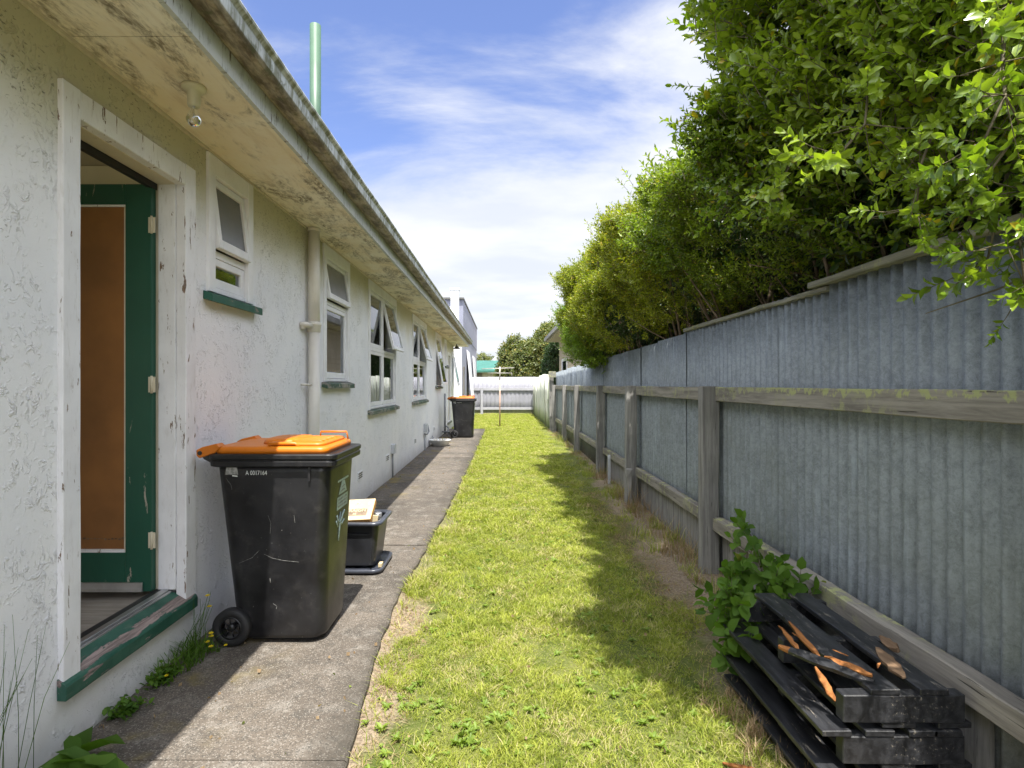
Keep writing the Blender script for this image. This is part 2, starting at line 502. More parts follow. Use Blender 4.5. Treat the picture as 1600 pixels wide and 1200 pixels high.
mk_binplastic()
simple("orange_plastic", (0.58, 0.16, 0.006), 0.42, 0, 0.10, 6, 0.03, 200, 0.5)
simple("rubber", (0.016, 0.016, 0.017), 0.6, 0, 0.3, 20, 0.1)
simple("black_metal", (0.02, 0.02, 0.02), 0.4, 0, 0.2)
simple("crate_plastic", (0.020, 0.021, 0.024), 0.32, 0, 0.3, 9, 0.05, 150)
simple("crate_rim", (0.045, 0.050, 0.065), 0.28, 0, 0.3, 9, 0.05, 150)
simple("hardboard", (0.25, 0.105, 0.026), 0.6, 0, 0.22, 2.5, 0.05, 300)
simple("alloy", (0.50, 0.50, 0.50), 0.35, 0.8, 0.15)
simple("dark_seal", (0.02, 0.02, 0.022), 0.5)
simple("interior_paint", (0.86, 0.76, 0.58), 0.6, 0, 0.06, 2)
simple("interior_dark", (0.20, 0.18, 0.16), 0.8, 0, 0.1, 2)
simple("curtain_white", (0.70, 0.70, 0.68), 0.8, 0, 0.08, 5)
simple("curtain_grey", (0.26, 0.25, 0.24), 0.85, 0, 0.15, 5)
simple("blind_fabric", (0.11, 0.18, 0.19), 0.6, 0, 0.1, 5)
simple("porcelain", (0.62, 0.58, 0.42), 0.4, 0, 0.06)
simple("mark_white", (0.72, 0.75, 0.74), 0.6, 0, 0.12, 40)
simple("mark_pale", (0.42, 0.52, 0.50), 0.6, 0, 0.2, 60)
simple("mark_dark", (0.10, 0.10, 0.09), 0.6)
simple("mark_scuff", (0.26, 0.26, 0.25), 0.7, 0, 0.5, 60)
simple("carton", (0.62, 0.47, 0.28), 0.75, 0, 0.12, 9)
simple("carton_side", (0.46, 0.24, 0.07), 0.75, 0, 0.2, 9)
simple("carton_pale", (0.50, 0.41, 0.25), 0.75, 0, 0.1, 9)
simple("green_pipe", (0.055, 0.115, 0.07), 0.45, 0, 0.12, 4)
simple("roof_iron", (0.20, 0.21, 0.21), 0.6, 0.2, 0.2, 3)
simple("roof_green", (0.045, 0.155, 0.12), 0.5, 0.1, 0.15, 3)
simple("lilac_steel", (0.29, 0.29, 0.33), 0.55, 0.0, 0.10, 1.5)
simple("lilac_rail", (0.36, 0.36, 0.39), 0.6, 0.0, 0.10, 3)
simple("vent_grey", (0.50, 0.52, 0.55), 0.6)
simple("pipe_grey", (0.25, 0.26, 0.28), 0.5, 0.3)
simple("render_lilac", (0.29, 0.30, 0.37), 0.75, 0, 0.09, 2, 0.3, 60)
simple("render_white", (0.78, 0.79, 0.82), 0.7, 0, 0.05, 2, 0.3, 60)
simple("render_band", (0.24, 0.25, 0.32), 0.7, 0, 0.1, 2)
simple("weatherboard", (0.47, 0.40, 0.28), 0.6, 0, 0.08, 2)
simple("house_gutter", (0.30, 0.29, 0.26), 0.5, 0.1, 0.2, 3)
simple("pale_wall", (0.55, 0.52, 0.46), 0.7)
simple("galv_pole", (0.50, 0.47, 0.43), 0.5, 0.3, 0.2, 8)
simple("rust_pole", (0.50, 0.33, 0.26), 0.7, 0.1, 0.3, 10)
simple("white_plastic", (0.75, 0.75, 0.73), 0.45)


def mk_palesheet():
    m, k = new_mat("pale_sheet")
    cs = k.coord((1, 6, 0.5), world=True)
    n = k.noise(cs, 1.6, 6, 0.6)
    X, Y, Z = k.sep(k.coord(world=True))
    col = k.mix(k.mapr(n, 0.35, 0.6), (0.42, 0.46, 0.38), (0.66, 0.67, 0.60))
    low = k.mapr(k.m('ADD', Z, k.m('MULTIPLY', n, 0.9)), 1.25, 0.35)
    col = k.mix(k.m('MULTIPLY', low, 0.8), col, (0.12, 0.19, 0.10))
    finish(k, col, 0.6)


mk_palesheet()


def mk_glass(name, tint, refl=0.10):
    m, k = new_mat(name)
    gl = k.n("ShaderNodeBsdfGlossy", {"Color": (0.95, 0.97, 1.0, 1), "Roughness": 0.01})
    tr = k.n("ShaderNodeBsdfTransparent", {"Color": tuple(tint) + (1,)})
    fr = k.n("ShaderNodeFresnel", {"IOR": 1.52})
    f = k.m('ADD', k.m('MULTIPLY', fr.outputs[0], 1.0), refl, clamp=True)
    mx = k.n("ShaderNodeMixShader", {0: f, 1: tr.outputs[0], 2: gl.outputs[0]})
    k.n("ShaderNodeOutputMaterial", {"Surface": mx})


mk_glass("window_glass", (0.72, 0.76, 0.76), 0.06)
mk_glass("bulb_glass", (0.9, 0.9, 0.88), 0.12)
simple("frosted_glass", (0.12, 0.125, 0.13), 0.25, 0, 0.1, 4)


# ------------------------------------------------------------------ builders
def tag(o, label=None, cat=None, group=None, kind=None):
    if label: o["label"] = label
    if cat: o["category"] = cat
    if group: o["group"] = group
    if kind: o["kind"] = kind
    return o


def thing(name, label, cat, loc=(0, 0, 0), group=None):
    o = bpy.data.objects.new(name, None)
    COL.objects.link(o)
    o.location = loc
    o.empty_display_size = 0.2
    bpy.context.view_layer.update()
    return tag(o, label, cat, group)


def wloc(o):
    v = Vector((0, 0, 0))
    while o is not None:
        v = v + o.location
        o = o.parent
    return v


class MB:
    def __init__(s):
        s.v, s.f, s.mi, s.sm = [], [], [], []

    def add(s, vs, fs, mi=0, smooth=False):
        o = len(s.v)
        s.v += [tuple(p) for p in vs]
        for f in fs:
            s.f.append(tuple(i + o for i in f))
            s.mi.append(mi)
            s.sm.append(smooth)
        return s

    def box(s, x0, x1, y0, y1, z0, z1, mi=0, M=None):
        vs = [Vector(p) for p in ((x0, y0, z0), (x1, y0, z0), (x1, y1, z0), (x0, y1, z0), (x0, y0, z1), (x1, y0, z1), (x1, y1, z1), (x0, y1, z1))]
        if M is not None:
            vs = [M @ v for v in vs]
        return s.add(vs, [(0, 3, 2, 1), (4, 5, 6, 7), (0, 1, 5, 4), (1, 2, 6, 5), (2, 3, 7, 6), (3, 0, 4, 7)], mi)

    def tube(s, pts, rad, n=8, mi=0, caps=True):
        pts = [Vector(p) for p in pts]
        if not hasattr(rad, '__len__'):
            rad = [rad] * len(pts)
        rings = []
        up = Vector((0, 0, 1))
        prev = None
        for i, p in enumerate(pts):
            d = (pts[min(i + 1, len(pts) - 1)] - pts[max(i - 1, 0)])
            if d.length < 1e-9: d = Vector((0, 0, 1))
            d.normalize()
            if prev is None:
                a = d.cross(up if abs(d.z) < 0.9 else Vector((1, 0, 0))).normalized()
            else:
                a = (prev - d * prev.dot(d)).normalized()
            prev = a
            b = d.cross(a)
            rings.append([p + (a * math.cos(2 * math.pi * j / n) + b * math.sin(2 * math.pi * j / n)) * rad[i] for j in range(n)])
        vs = [q for r in rings for q in r]
        fs = []
        for i in range(len(pts) - 1):
            for j in range(n):
                fs.append((i * n + j, i * n + (j + 1) % n, (i + 1) * n + (j + 1) % n, (i + 1) * n + j))
        s.add(vs, fs, mi, True)
        if caps:
            o = len(s.v) - len(vs)
            s.f.append(tuple(o + j for j in range(n))[::-1]); s.mi.append(mi); s.sm.append(False)
            s.f.append(tuple(o + (len(pts) - 1) * n + j for j in range(n))); s.mi.append(mi); s.sm.append(False)
        return s

    def lathe(s, c, prof, n=24, axis='Z', mi=0, smooth=True):
        """prof: (radius, height) list"""
        c = Vector(c)
        vs, fs = [], []
        for r, h in prof:
            for j in range(n):
                a = 2 * math.pi * j / n
                u, w = r * math.cos(a), r * math.sin(a)
                vs.append(c + (Vector((u, w, h)) if axis == 'Z' else Vector((u, h, w)) if axis == 'Y' else Vector((h, u, w))))
        for i in range(len(prof) - 1):
            for j in range(n):
                fs.append((i * n + j, i * n + (j + 1) % n, (i + 1) * n + (j + 1) % n, (i + 1) * n + j))
        return s.add(vs, fs, mi, smooth)

    def loft(s, rings, mi=0, smooth=True, cap0=True, cap1=True):
        n = len(rings[0])
        vs = [p for r in rings for p in r]
        fs = []
        for i in range(len(rings) - 1):
            for j in range(n):
                fs.append((i * n + j, i * n + (j + 1) % n, (i + 1) * n + (j + 1) % n, (i + 1) * n + j))
        o = len(s.v)
        s.add(vs, fs, mi, smooth)
        if cap0: s.f.append(tuple(o + j for j in range(n))[::-1]); s.mi.append(mi); s.sm.append(False)
        if cap1: s.f.append(tuple(o + (len(rings) - 1) * n + j for j in range(n))); s.mi.append(mi); s.sm.append(False)
        return s

    def build(s, name, mats, parent=None, bevel=0.0, seg=1, solid=0.0):
        me = bpy.data.meshes.new(name)
        off = wloc(parent) if parent is not None else Vector((0, 0, 0))
        me.from_pydata([(v[0] - off.x, v[1] - off.y, v[2] - off.z) for v in s.v], [], s.f)
        if not isinstance(mats, (list, tuple)): mats = [mats]
        for m in mats: me.materials.append(MATS[m])
        me.polygons.foreach_set("material_index", s.mi)
        me.polygons.foreach_set("use_smooth", s.sm)
        me.update()
        o = bpy.data.objects.new(name, me)
        COL.objects.link(o)
        if parent is not None: o.parent = parent
        if solid:
            md = o.modifiers.new("solid", 'SOLIDIFY'); md.thickness = solid; md.offset = 0
        if bevel:
            md = o.modifiers.new("bevel", 'BEVEL'); md.width = bevel; md.segments = seg; md.limit_method = 'ANGLE'
            md.angle_limit = R(40)
        return o


def rrect(cx, cy, hx, hy, r, z, n=6):
    out = []
    r = min(r, hx * 0.99, hy * 0.99)
    for (sx, sy, a0) in ((1, 1, 0), (-1, 1, 90), (-1, -1, 180), (1, -1, 270)):
        for i in range(n + 1):
            a = R(a0 + 90 * i / n)
            out.append((cx + sx * (hx - r) + r * math.cos(a), cy + sy * (hy - r) + r * math.sin(a), z))
    return out


def jbox(mb, x0, x1, y0, y1, z0, z1, axis=1, segs=8, amp=0.004, mi=0):
    """a worn board: a box cut along one axis with small wobble"""
    lo = [x0, y0, z0]; hi = [x1, y1, z1]
    rings = []
    oth = [a for a in (0, 1, 2) if a != axis]
    for i in range(segs + 1):
        t = lo[axis] + (hi[axis] - lo[axis]) * i / segs
        r = []
        for (u, v) in ((0, 0), (1, 0), (1, 1), (0, 1)):
            p = [0, 0, 0]
            p[axis] = t
            p[oth[0]] = (lo, hi)[u][oth[0]] + random.uniform(-amp, amp)
            p[oth[1]] = (lo, hi)[v][oth[1]] + random.uniform(-amp, amp)
            r.append(tuple(p))
        rings.append(r)
    mb.loft(rings, mi, smooth=False)
    return mb


def text_faces(txt, size, bold=False):
    cu = bpy.data.curves.new("lettering", 'FONT')
    cu.body = txt
    cu.size = size
    cu.offset = 0.02 * size if bold else 0.0
    cu.resolution_u = 3
    o = bpy.data.objects.new("lettering", cu)
    COL.objects.link(o)
    dg = bpy.context.evaluated_depsgraph_get()
    me = o.evaluated_get(dg).to_mesh()
    vs = [v.co.copy() for v in me.vertices]
    fs = [tuple(p.vertices) for p in me.polygons]
    o.evaluated_get(dg).to_mesh_clear()
    bpy.data.objects.remove(o)
    bpy.data.curves.remove(cu)
    return vs, fs


def add_text(mb, txt, size, origin, ux, uy, mi=0, bold=False, sx=1.0):
    vs, fs = text_faces(txt, size, bold)
    o, a, b = Vector(origin), Vector(ux), Vector(uy)
    mb.add([o + a * (v.x * sx) + b * v.y for v in vs], fs, mi)


# ---- foliage
def lump(p, k, seed, n=6):
    r = np.random.default_rng(seed)
    out = np.zeros(len(p))
    for i in range(n):
        d = r.normal(size=3); d /= np.linalg.norm(d)
        kk = k * r.uniform(0.6, 1.7)
        out += np.sin(p @ (d * kk * 2 * math.pi) + r.uniform(0, 6.28))
    return out / math.sqrt(n / 2) / 1.4


LEAF_RICH = (np.array([[0, 0, 0], [.28, -.48, .10], [.28, .48, .10], [.30, 0, 0], [.68, -.46, .07], [.68, .46, .07], [.70, 0, -.03], [1, 0, -.12]]),
             [(0, 1, 3), (0, 3, 2), (1, 4, 6), (1, 6, 3), (3, 6, 5), (3, 5, 2), (4, 7, 6), (6, 7, 5)])
LEAF_MID = (np.array([[0, 0, 0], [.48, -.52, .09], [.48, .52, .09], [.5, 0, 0], [1, 0, -.10]]),
            [(0, 1, 3), (0, 3, 2), (1, 4, 3), (3, 4, 2)])


def sprig(nl, L, lw, slen, rich, rng, spread=55, tip=True):
    """leaves round a twig along +z; returns verts, tris"""
    lv, lf = LEAF_RICH if rich else LEAF_MID
    V, F = [], []
    for i in range(nl):
        t = (i + 1) / nl
        if tip and i == nl - 1:
            ang = R(8)
        else:
            ang = R(spread * (1.15 - 0.45 * t) + rng.uniform(-12, 12))
        phi = 2.4 * i + rng.uniform(-.3, .3)
        l = L * rng.uniform(0.7, 1.15) * (1.0 - 0.25 * max(0, t - 0.6) / 0.4)
        v = lv.copy()
        v[:, 0] *= l; v[:, 1] *= l * lw; v[:, 2] *= l * rng.uniform(0.6, 1.6)
        roll = rng.uniform(-.5, .5)
        Mt = Matrix.Rotation(phi, 3, 'Z') @ Matrix.Rotation(-(math.pi / 2 - ang), 3, 'Y') @ Matrix.Rotation(roll, 3, 'X')
        v = v @ np.array(Mt).T
        v[:, 2] += slen * t * 0.92
        o = sum(len(a) for a in V)
        V.append(v)
        F += [tuple(a + o for a in f) for f in lf]
    # twig, three thin sides
    o = sum(len(a) for a in V)
    r = L * 0.018 + 0.0005
    tv = []
    for zz, rr in ((-0.25 * slen, r * 1.3), (slen, r * .6)):
        for j in range(3):
            tv.append([rr * math.cos(j * 2.094), rr * math.sin(j * 2.094), zz])
    V.append(np.array(tv))
    ntw = len(F)
    for j in range(3):
        a, b = o + j, o + (j + 1) % 3
        F += [(a, b, b + 3), (a, b + 3, a + 3)]
    return np.concatenate(V), np.array(F), ntw


def realise(name, temps, pos, dirs, scales, mats, parent, rng):
    """one real mesh out of many placed sprigs"""
    off = np.array(wloc(parent)) if parent is not None else np.zeros(3)
    N = len(pos)
    which = rng.integers(0, len(temps), N)
    z = dirs / np.linalg.norm(dirs, axis=1, keepdims=True)
    a = rng.normal(size=(N, 3))
    x = a - (a * z).sum(1, keepdims=True) * z
    x /= np.linalg.norm(x, axis=1, keepdims=True)
    y = np.cross(z, x)
    B = np.stack([x, y, z], 1)
    VV, FF, MM = [], [], []
    base = 0
    for ti, (tv, tf, ntw) in enumerate(temps):
        idx = np.where(which == ti)[0]
        if len(idx) == 0: continue
        v = np.einsum('vk,nkj->nvj', tv, B[idx]) * scales[idx][:, None, None] + (pos[idx] - off)[:, None, :]
        f = tf[None] + (np.arange(len(idx)) * len(tv))[:, None, None] + base
        VV.append(v.reshape(-1, 3)); FF.append(f.reshape(-1, 3))
        mi = np.zeros(len(tf), dtype=np.int32); mi[ntw:] = 1
        MM.append(np.tile(mi, len(idx)))
        base += len(idx) * len(tv)
    V = np.concatenate(VV).astype(np.float32); F = np.concatenate(FF).astype(np.int32); M = np.concatenate(MM)
    return raw_mesh(name, V, F, M, mats, parent)


def raw_mesh(name, V, F, M, mats, parent, smooth=True):
    me = bpy.data.meshes.new(name)
    me.vertices.add(len(V)); me.vertices.foreach_set("co", V.ravel())
    me.loops.add(F.size); me.loops.foreach_set("vertex_index", F.ravel())
    me.polygons.add(len(F))
    me.polygons.foreach_set("loop_start", np.arange(len(F), dtype=np.int32) * 3)
    for m in mats: me.materials.append(MATS[m])
    me.polygons.foreach_set("material_index", M.astype(np.int32))
    me.polygons.foreach_set("use_smooth", np.full(len(F), smooth))
    me.update(calc_edges=True)
    o = bpy.data.objects.new(name, me)
    COL.objects.link(o)
    if parent is not None: o.parent = parent
    return o


# ================================================================== GROUND
def path_edge(Y):
    return float(np.interp(Y, [-3, 1.5, 2.07, 2.6, 3.1, 3.8, 5.0, 6.5, 10, 16.4, 18], [-.60, -.58, -.575, -.62, -.675, -.695, -.66, -.62, -.58, -.55, -.53])) + 0.006 * math.sin(Y * 4.3) + 0.004 * math.sin(Y * 17)


g = MB()
gx = [-300, -60, -12, -4, -2.2, -1.6, -1.1, -.7, -.5, -.2, .2, .6, 1.0, 1.4, 1.8, 2.6, 5, 12, 60, 300]
gy = [-60, -10, -3] + [i * 0.5 for i in range(0, 60)] + [31, 36, 45, 60, 100, 180, 320]
vs = []
for yy in gy:
    for xx in gx:
        z = -0.035
        if abs(xx) < 3 and 0 < yy < 29:
            z += random.uniform(-.006, .006)
            if xx >= 1.4: z += 0.03
        vs.append((xx, yy, z))
n = len(gx)
g.add(vs, [(j * n + i, j * n + i + 1, (j + 1) * n + i + 1, (j + 1) * n + i) for j in range(len(gy) - 1) for i in range(n - 1)], 0, True)
tag(g.build("ground", "ground_soil"), kind="structure")

pm = MB()
joints = [-3, 2.12, 4.96, 7.9, 10.85, 13.7, 16.2, 18.05]
for a, b in zip(joints[:-1], joints[1:]):
    y0, y1 = a + 0.006, b - 0.006
    ns = max(6, int((y1 - y0) / 0.08))
    top, bot = [], []
    dz = random.uniform(-.003, .003)
    rings = []
    for i in range(ns + 1):
        Y = y0 + (y1 - y0) * i / ns
        e = path_edge(Y) + random.uniform(-.004, .004)
        w = -1.672
        rings.append([(w, Y, -0.09), (w, Y, dz), (-1.2, Y, dz + .001), (e - 0.012, Y, dz - .001), (e, Y, dz - .012), (e + 0.004, Y, -0.09)])
    pm.loft(rings, 0, False)
tag(pm.build("path", "path_concrete"), kind="structure")


# ---- lawn
def lawn():
    rng = np.random.default_rng(5)
    VV, FF = [], []
    base = 0

    def zone(y0, y1, x0, x1, dens, w, h0, h1):
        nonlocal base
        N = int((y1 - y0) * (x1 - x0) * dens)
        x = rng.uniform(x0, x1, N); y = rng.uniform(y0, y1, N)
        P = np.stack([x, y, np.zeros(N)], 1)
        wob = lump(P, 0.9, 3) * 0.09 + lump(P, 3.0, 4) * 0.06
        edge = np.array([path_edge(v) for v in np.linspace(y0, y1, 60)])
        e = np.interp(y, np.linspace(y0, y1, 60), edge)
        keep = np.ones(N, bool)
        onpath = (y < 18.06) & (x < e + 0.02)
        keep &= ~onpath
        strip = (x - e) + wob
        dirtw = np.interp(y, [2, 3.6, 4.4, 6], [0.19, 0.15, 0.05, 0.0])
        keep &= ~((strip < dirtw) & (rng.random(N) > 0.10) & (y < 18.05))
        bare = (x + wob * 1.4) > np.interp(y, [2, 4.5, 7, 9.5, 14], [1.06, 1.12, 1.25, 1.42, 1.50])
        keep &= ~(bare & (rng.random(N) > 0.14))
        thin = lump(P, 1.6, 9) * 0.5 + lump(P, 6, 10) * 0.5
        keep &= rng.random(N) < np.clip(0.78 - thin * 0.38, 0.25, 1)
        x, y, P = x[keep], y[keep], P[keep]
        N = len(x)
        tall = 1 + 0.35 * lump(P, 2.2, 12) + 0.25 * lump(P, 9, 13)
        ee = np.interp(y, np.linspace(y0, y1, 60), edge)
        tall += np.exp(-np.abs(x - ee - 0.05) / 0.06) * 0.8
        h = rng.uniform(h0, h1, N) * np.clip(tall, 0.45, 2.4)
        az = rng.uniform(0, 6.283, N)
        lean = rng.uniform(0.3, 1.9, N) * h
        la = rng.uniform(0, 6.283, N)
        lx, ly = lean * np.cos(la), lean * np.sin(la)
        ww = w * rng.uniform(0.6, 1.4, N)
        ax, ay = np.cos(az) * ww / 2, np.sin(az) * ww / 2
        z0 = -0.04
        b = np.stack([
            np.stack([x - ax, y - ay, np.full(N, z0)], 1),
            np.stack([x + ax, y + ay, np.full(N, z0)], 1),
            np.stack([x - ax * .8 + lx * .4, y - ay * .8 + ly * .4, z0 + h * .65], 1),
            np.stack([x + ax * .8 + lx * .4, y + ay * .8 + ly * .4, z0 + h * .65], 1),
            np.stack([x + lx, y + ly, z0 + h], 1)], 1)
        VV.append(b.reshape(-1, 3))
        f = np.array([[0, 1, 3], [0, 3, 2], [2, 3, 4]])[None] + (np.arange(N) * 5)[:, None, None] + base
        FF.append(f.reshape(-1, 3))
        base += N * 5

    zone(1.7, 3.2, -0.75, 1.75, 30000, 0.0034, 0.016, 0.036)
    zone(3.2, 5.5, -0.80, 1.75, 19000, 0.0044, 0.016, 0.036)
    zone(5.5, 9, -0.75, 1.75, 9500, 0.0068, 0.018, 0.038)
    zone(9, 18, -0.70, 1.85, 6500, 0.008, 0.020, 0.042)
    zone(18, 27.2, -1.6, 1.9, 4800, 0.010, 0.03, 0.06)
    V = np.concatenate(VV).astype(np.float32); F = np.concatenate(FF).astype(np.int32)
    o = raw_mesh("lawn_grass", V, F, np.zeros(len(F)), ["blade_lawn"], None, False)
    tag(o, "mown green lawn strip between the concrete path and the iron fence", "lawn", kind="stuff")


lawn()


def blades(name, pts, mat, h, w, rng, lean=0.7, parent=None, n_per=30, rad=0.06):
    """tufts of long grass at pts"""
    VV, FF, base = [], [], 0
    off = wloc(parent) if parent is not None else Vector((0, 0, 0))
    for (px, py, pz, sc) in pts:
        N = int(n_per * sc)
        for i in range(N):
            a = rng.uniform(0, 6.283); r = rad * sc * math.sqrt(rng.random())
            bx, by = px + r * math.cos(a), py + r * math.sin(a)
            hh = h * sc * rng.uniform(.5, 1.2)
            la = rng.uniform(0, 6.283); ln = lean * hh * rng.uniform(.2, 1.2)
            dx, dy = math.cos(la) * ln, math.sin(la) * ln
            ww = w * rng.uniform(.6, 1.3)
            ax, ay = -math.sin(la) * ww / 2, math.cos(la) * ww / 2
            for t, wf in ((0, 1), (.35, .9), (.7, .6), (1, 0.1)):
                cx, cy, cz = bx + dx * t * t, by + dy * t * t, pz + hh * (t - 0.25 * t * t * (ln / hh))
                VV.append((cx - ax * wf - off.x, cy - ay * wf - off.y, cz - off.z)); VV.append((cx + ax * wf - off.x, cy + ay * wf - off.y, cz - off.z))
            for s_ in range(3):
                o = base + s_ * 2
                FF += [(o, o + 1, o + 3), (o, o + 3, o + 2)]
            base += 8
    V = np.array(VV, dtype=np.float32); F = np.array(FF, dtype=np.int32)
    return raw_mesh(name, V, F, np.zeros(len(F)), [mat], parent, False)


# ================================================================== THE HOUSE
WX = -1.675
HY0, HY1 = -2.5, 19.6
SOF = 2.74
house = thing("house", "long single-storey house with rough white stucco wall, open green door and mouldy cream eaves", "house", (WX, 8, 0))

# openings (outer casing) : y0, y1, z0(sill top), z1(hole top)
WIN = [
    dict(y0=3.216, y1=3.79, zs=1.935, t=2.165, cols=1, ang=[7], mat='green_sill', glass='w1', lab="small high window over a green sill, nearest the door"),
    dict(y0=5.30, y1=6.20, zs=1.43, t=2.19, cols=1, ang=[9], mat='mossy_sill', glass='w2', lab="tall window right behind the downpipe, upper sash tilted open"),
    dict(y0=7.10, y1=8.93, zs=1.085, t=1.86, cols=2, ang=[0, 13], mat='mossy_sill', glass='w3', lab="double window with the far upper sash propped open, nearer of the two"),
    dict(y0=10.55, y1=12.50, zs=1.085, t=1.86, cols=2, ang=[0, 14], mat='mossy_sill', glass='w4', lab="double window with white half curtains behind the lower panes"),
    dict(y0=14.2, y1=15.5, zs=1.36, t=None, cols=1, ang=[10], mat='mossy_sill', glass='w5', lab="narrow window with one long tilted sash"),
    dict(y0=16.35, y1=16.95, zs=1.95, t=None, cols=1, ang=[0], mat='mossy_sill', glass='w6', lab="small high window before the far door"),
]
IZ1 = 2.61
DOOR = (2.142, 3.07, 0.29, 2.555)
DOOR2 = (17.3, 18.35, 0.25, 2.40)
holes = [(w['y0'] + .03, w['y1'] - .03, w['zs'] - .03, IZ1 + 0.04) for w in WIN]
holes.append((DOOR[0] + .035, DOOR[1] - .035, 0.20, DOOR[3] - .05))
holes.append((DOOR2[0] + .03, DOOR2[1] - .03, DOOR2[2], DOOR2[3] - .03))
WT = 0.155


def wall_mesh():
    ys = sorted({HY0, HY1} | {h[0] for h in holes} | {h[1] for h in holes})
    zs = sorted({-0.09, SOF} | {h[2] for h in holes} | {h[3] for h in holes})
    mb = MB()

    def inhole(y, z):
        return any(h[0] < y < h[1] and h[2] < z < h[3] for h in holes)
    for i in range(len(ys) - 1):
        for j in range(len(zs) - 1):
            if inhole((ys[i] + ys[i + 1]) / 2, (zs[j] + zs[j + 1]) / 2): continue
            a, b, c, d = ys[i], ys[i + 1], zs[j], zs[j + 1]
            mb.add([(WX, a, c), (WX, b, c), (WX, b, d), (WX, a, d)], [(0, 1, 2, 3)])
            mb.add([(WX - WT, a, c), (WX - WT, b, c), (WX - WT, b, d), (WX - WT, a, d)], [(3, 2, 1, 0)])
    for (a, b, c, d) in holes:
        for (p, q) in (((a, c), (b, c)), ((b, c), (b, d)), ((b, d), (a, d)), ((a, d), (a, c))):
            mb.add([(WX, p[0], p[1]), (WX, q[0], q[1]), (WX - WT, q[0], q[1]), (WX - WT, p[0], p[1])], [(0, 1, 2, 3)])
    # end wall facing the back yard, and the far sides
    mb.box(-9.0, WX, HY1 - .0, HY1 + .006, -0.09, SOF)
    mb.box(-9.1, -9.0, HY0, HY1, -.09, SOF)
    # unseen near end wall, its opening added to light the room behind the door
    mb.box(-9.0, -4.8, HY0 - .1, HY0, -.09, SOF)
    mb.box(-2.0, WX, HY0 - .1, HY0, -.09, SOF)
    mb.box(-4.8, -2.0, HY0 - .1, HY0, -.09, .55)
    mb.box(-4.8, -2.0, HY0 - .1, HY0, 2.45, SOF)
    return mb


wall_mesh().build("wall", "stucco", house)
# rooms behind the openings
im = MB()
im.box(-5.1, -5.0, HY0, HY1, 0.2, 2.62)
for yy in (3.16, 5.05, 6.7, 9.7, 13.4, 16.1, 17.1, 18.9):
    im.box(-5.0, WX - WT - .004, yy, yy + .06, 0.304, 2.615)
im.build("inner_wall", "interior_paint", house)
MB().box(-5.0, WX - WT - .002, HY0, HY1, 2.62, 2.66).build("ceiling", "interior_paint", house)
MB().box(-5.0, WX - WT + .0, HY0, HY1, 0.26, 0.30).build("inner_floor", "floor_boards", house)

# soffit sheets, fascia, gutter, roof
sm_ = MB()
js = [HY0, 2.19, 4.78, 7.25, 9.7, 12.1, 14.5, 17.0, 19.2, 20.08]
for a, b in zip(js[:-1], js[1:]):
    sm_.box(-1.99 if b < 20 else -9, -1.178, a + .0025, b - .0025, SOF, SOF + .008)
sm_.box(-9, -1.178, HY0, 20.08, SOF + .012, SOF + .02)
sm_.build("soffit", "soffit", house)
# quadrant bead along wall and soffit
MB().box(WX + .001, WX + .016, HY0, HY1, SOF - .016, SOF - .001).build("bead", "cream_paint", house)


def sweep_eave(prof, name, mat, solid=0.0, closed=False, bevel=0):
    """profile (outward offset, z) swept along the long eave and round the far corner"""
    mb = MB()
    rings = []
    for i in range(0, 47):
        Y = HY0 + (20.1 - HY0) * i / 46
        wob = 0.0025 * math.sin(i * 1.7) if i < 46 else 0
        if i < 46:
            rings.append([(-1.175 + o, Y, z + wob) for o, z in prof])
    rings.append([(-1.175 + o, 20.1 + o, z) for o, z in prof])
    rings.append([(-9.0, 20.1 + o, z) for o, z in prof])
    n = len(prof)
    vs = [p for r in rings for p in r]
    fs = []
    m_ = n if closed else n - 1
    for i in range(len(rings) - 1):
        for j in range(m_):
            fs.append((i * n + j, (i + 1) * n + j, (i + 1) * n + (j + 1) % n, i * n + (j + 1) % n))
    mb.add(vs, fs, 0, False)
    return mb.build(name, mat, house, bevel=bevel, solid=solid)


sweep_eave([(0, 2.732), (0, 2.90), (-.022, 2.90), (-.022, 2.732)], "fascia", "fascia_paint", closed=True)
gp = [(.004, 2.96), (.004, 2.838), (.012, 2.832), (.070, 2.828), (.094, 2.834), (.106, 2.850), (.110, 2.885), (.108, 2.905), (.116, 2.915), (.126, 2.922), (.129, 2.932), (.124, 2.942), (.114, 2.940)]
sweep_eave(gp, "gutter", "gutter_metal", solid=0.003)
rf = MB()
rf.add([(-1.13, HY0 - .2, 2.955), (-1.13, 20.12, 2.955), (-5.2, 16.2, 4.25), (-5.2, HY0 - .2, 4.25), (-9.1, 20.12, 2.955), (-9.1, HY0 - .2, 2.955)],
       [(0, 1, 2, 3), (1, 4, 2), (4, 5, 3, 2)])
rf.build("roof", "roof_iron", house, solid=0.02)
MB().tube([(-1.89, 5.75, 2.9), (-1.89, 5.75, 5.03)], 0.055, 20).build("flue_pipe", "green_pipe", house)


# ---- windows
def bars(mb, u0, u1, v0, v1, wdt, x0, x1, M=None, bot=None):
    """rectangular ring of four bars in the wall plane (y=u, z=v)"""
    bot = bot or wdt
    mb.box(x0, x1, u0, u0 + wdt, v0, v1, 0, M)
    mb.box(x0, x1, u1 - wdt, u1, v0, v1, 0, M)
    mb.box(x0, x1, u0 + wdt, u1 - wdt, v1 - wdt, v1, 0, M)
    mb.box(x0, x1, u0 + wdt, u1 - wdt, v0, v0 + bot, 0, M)


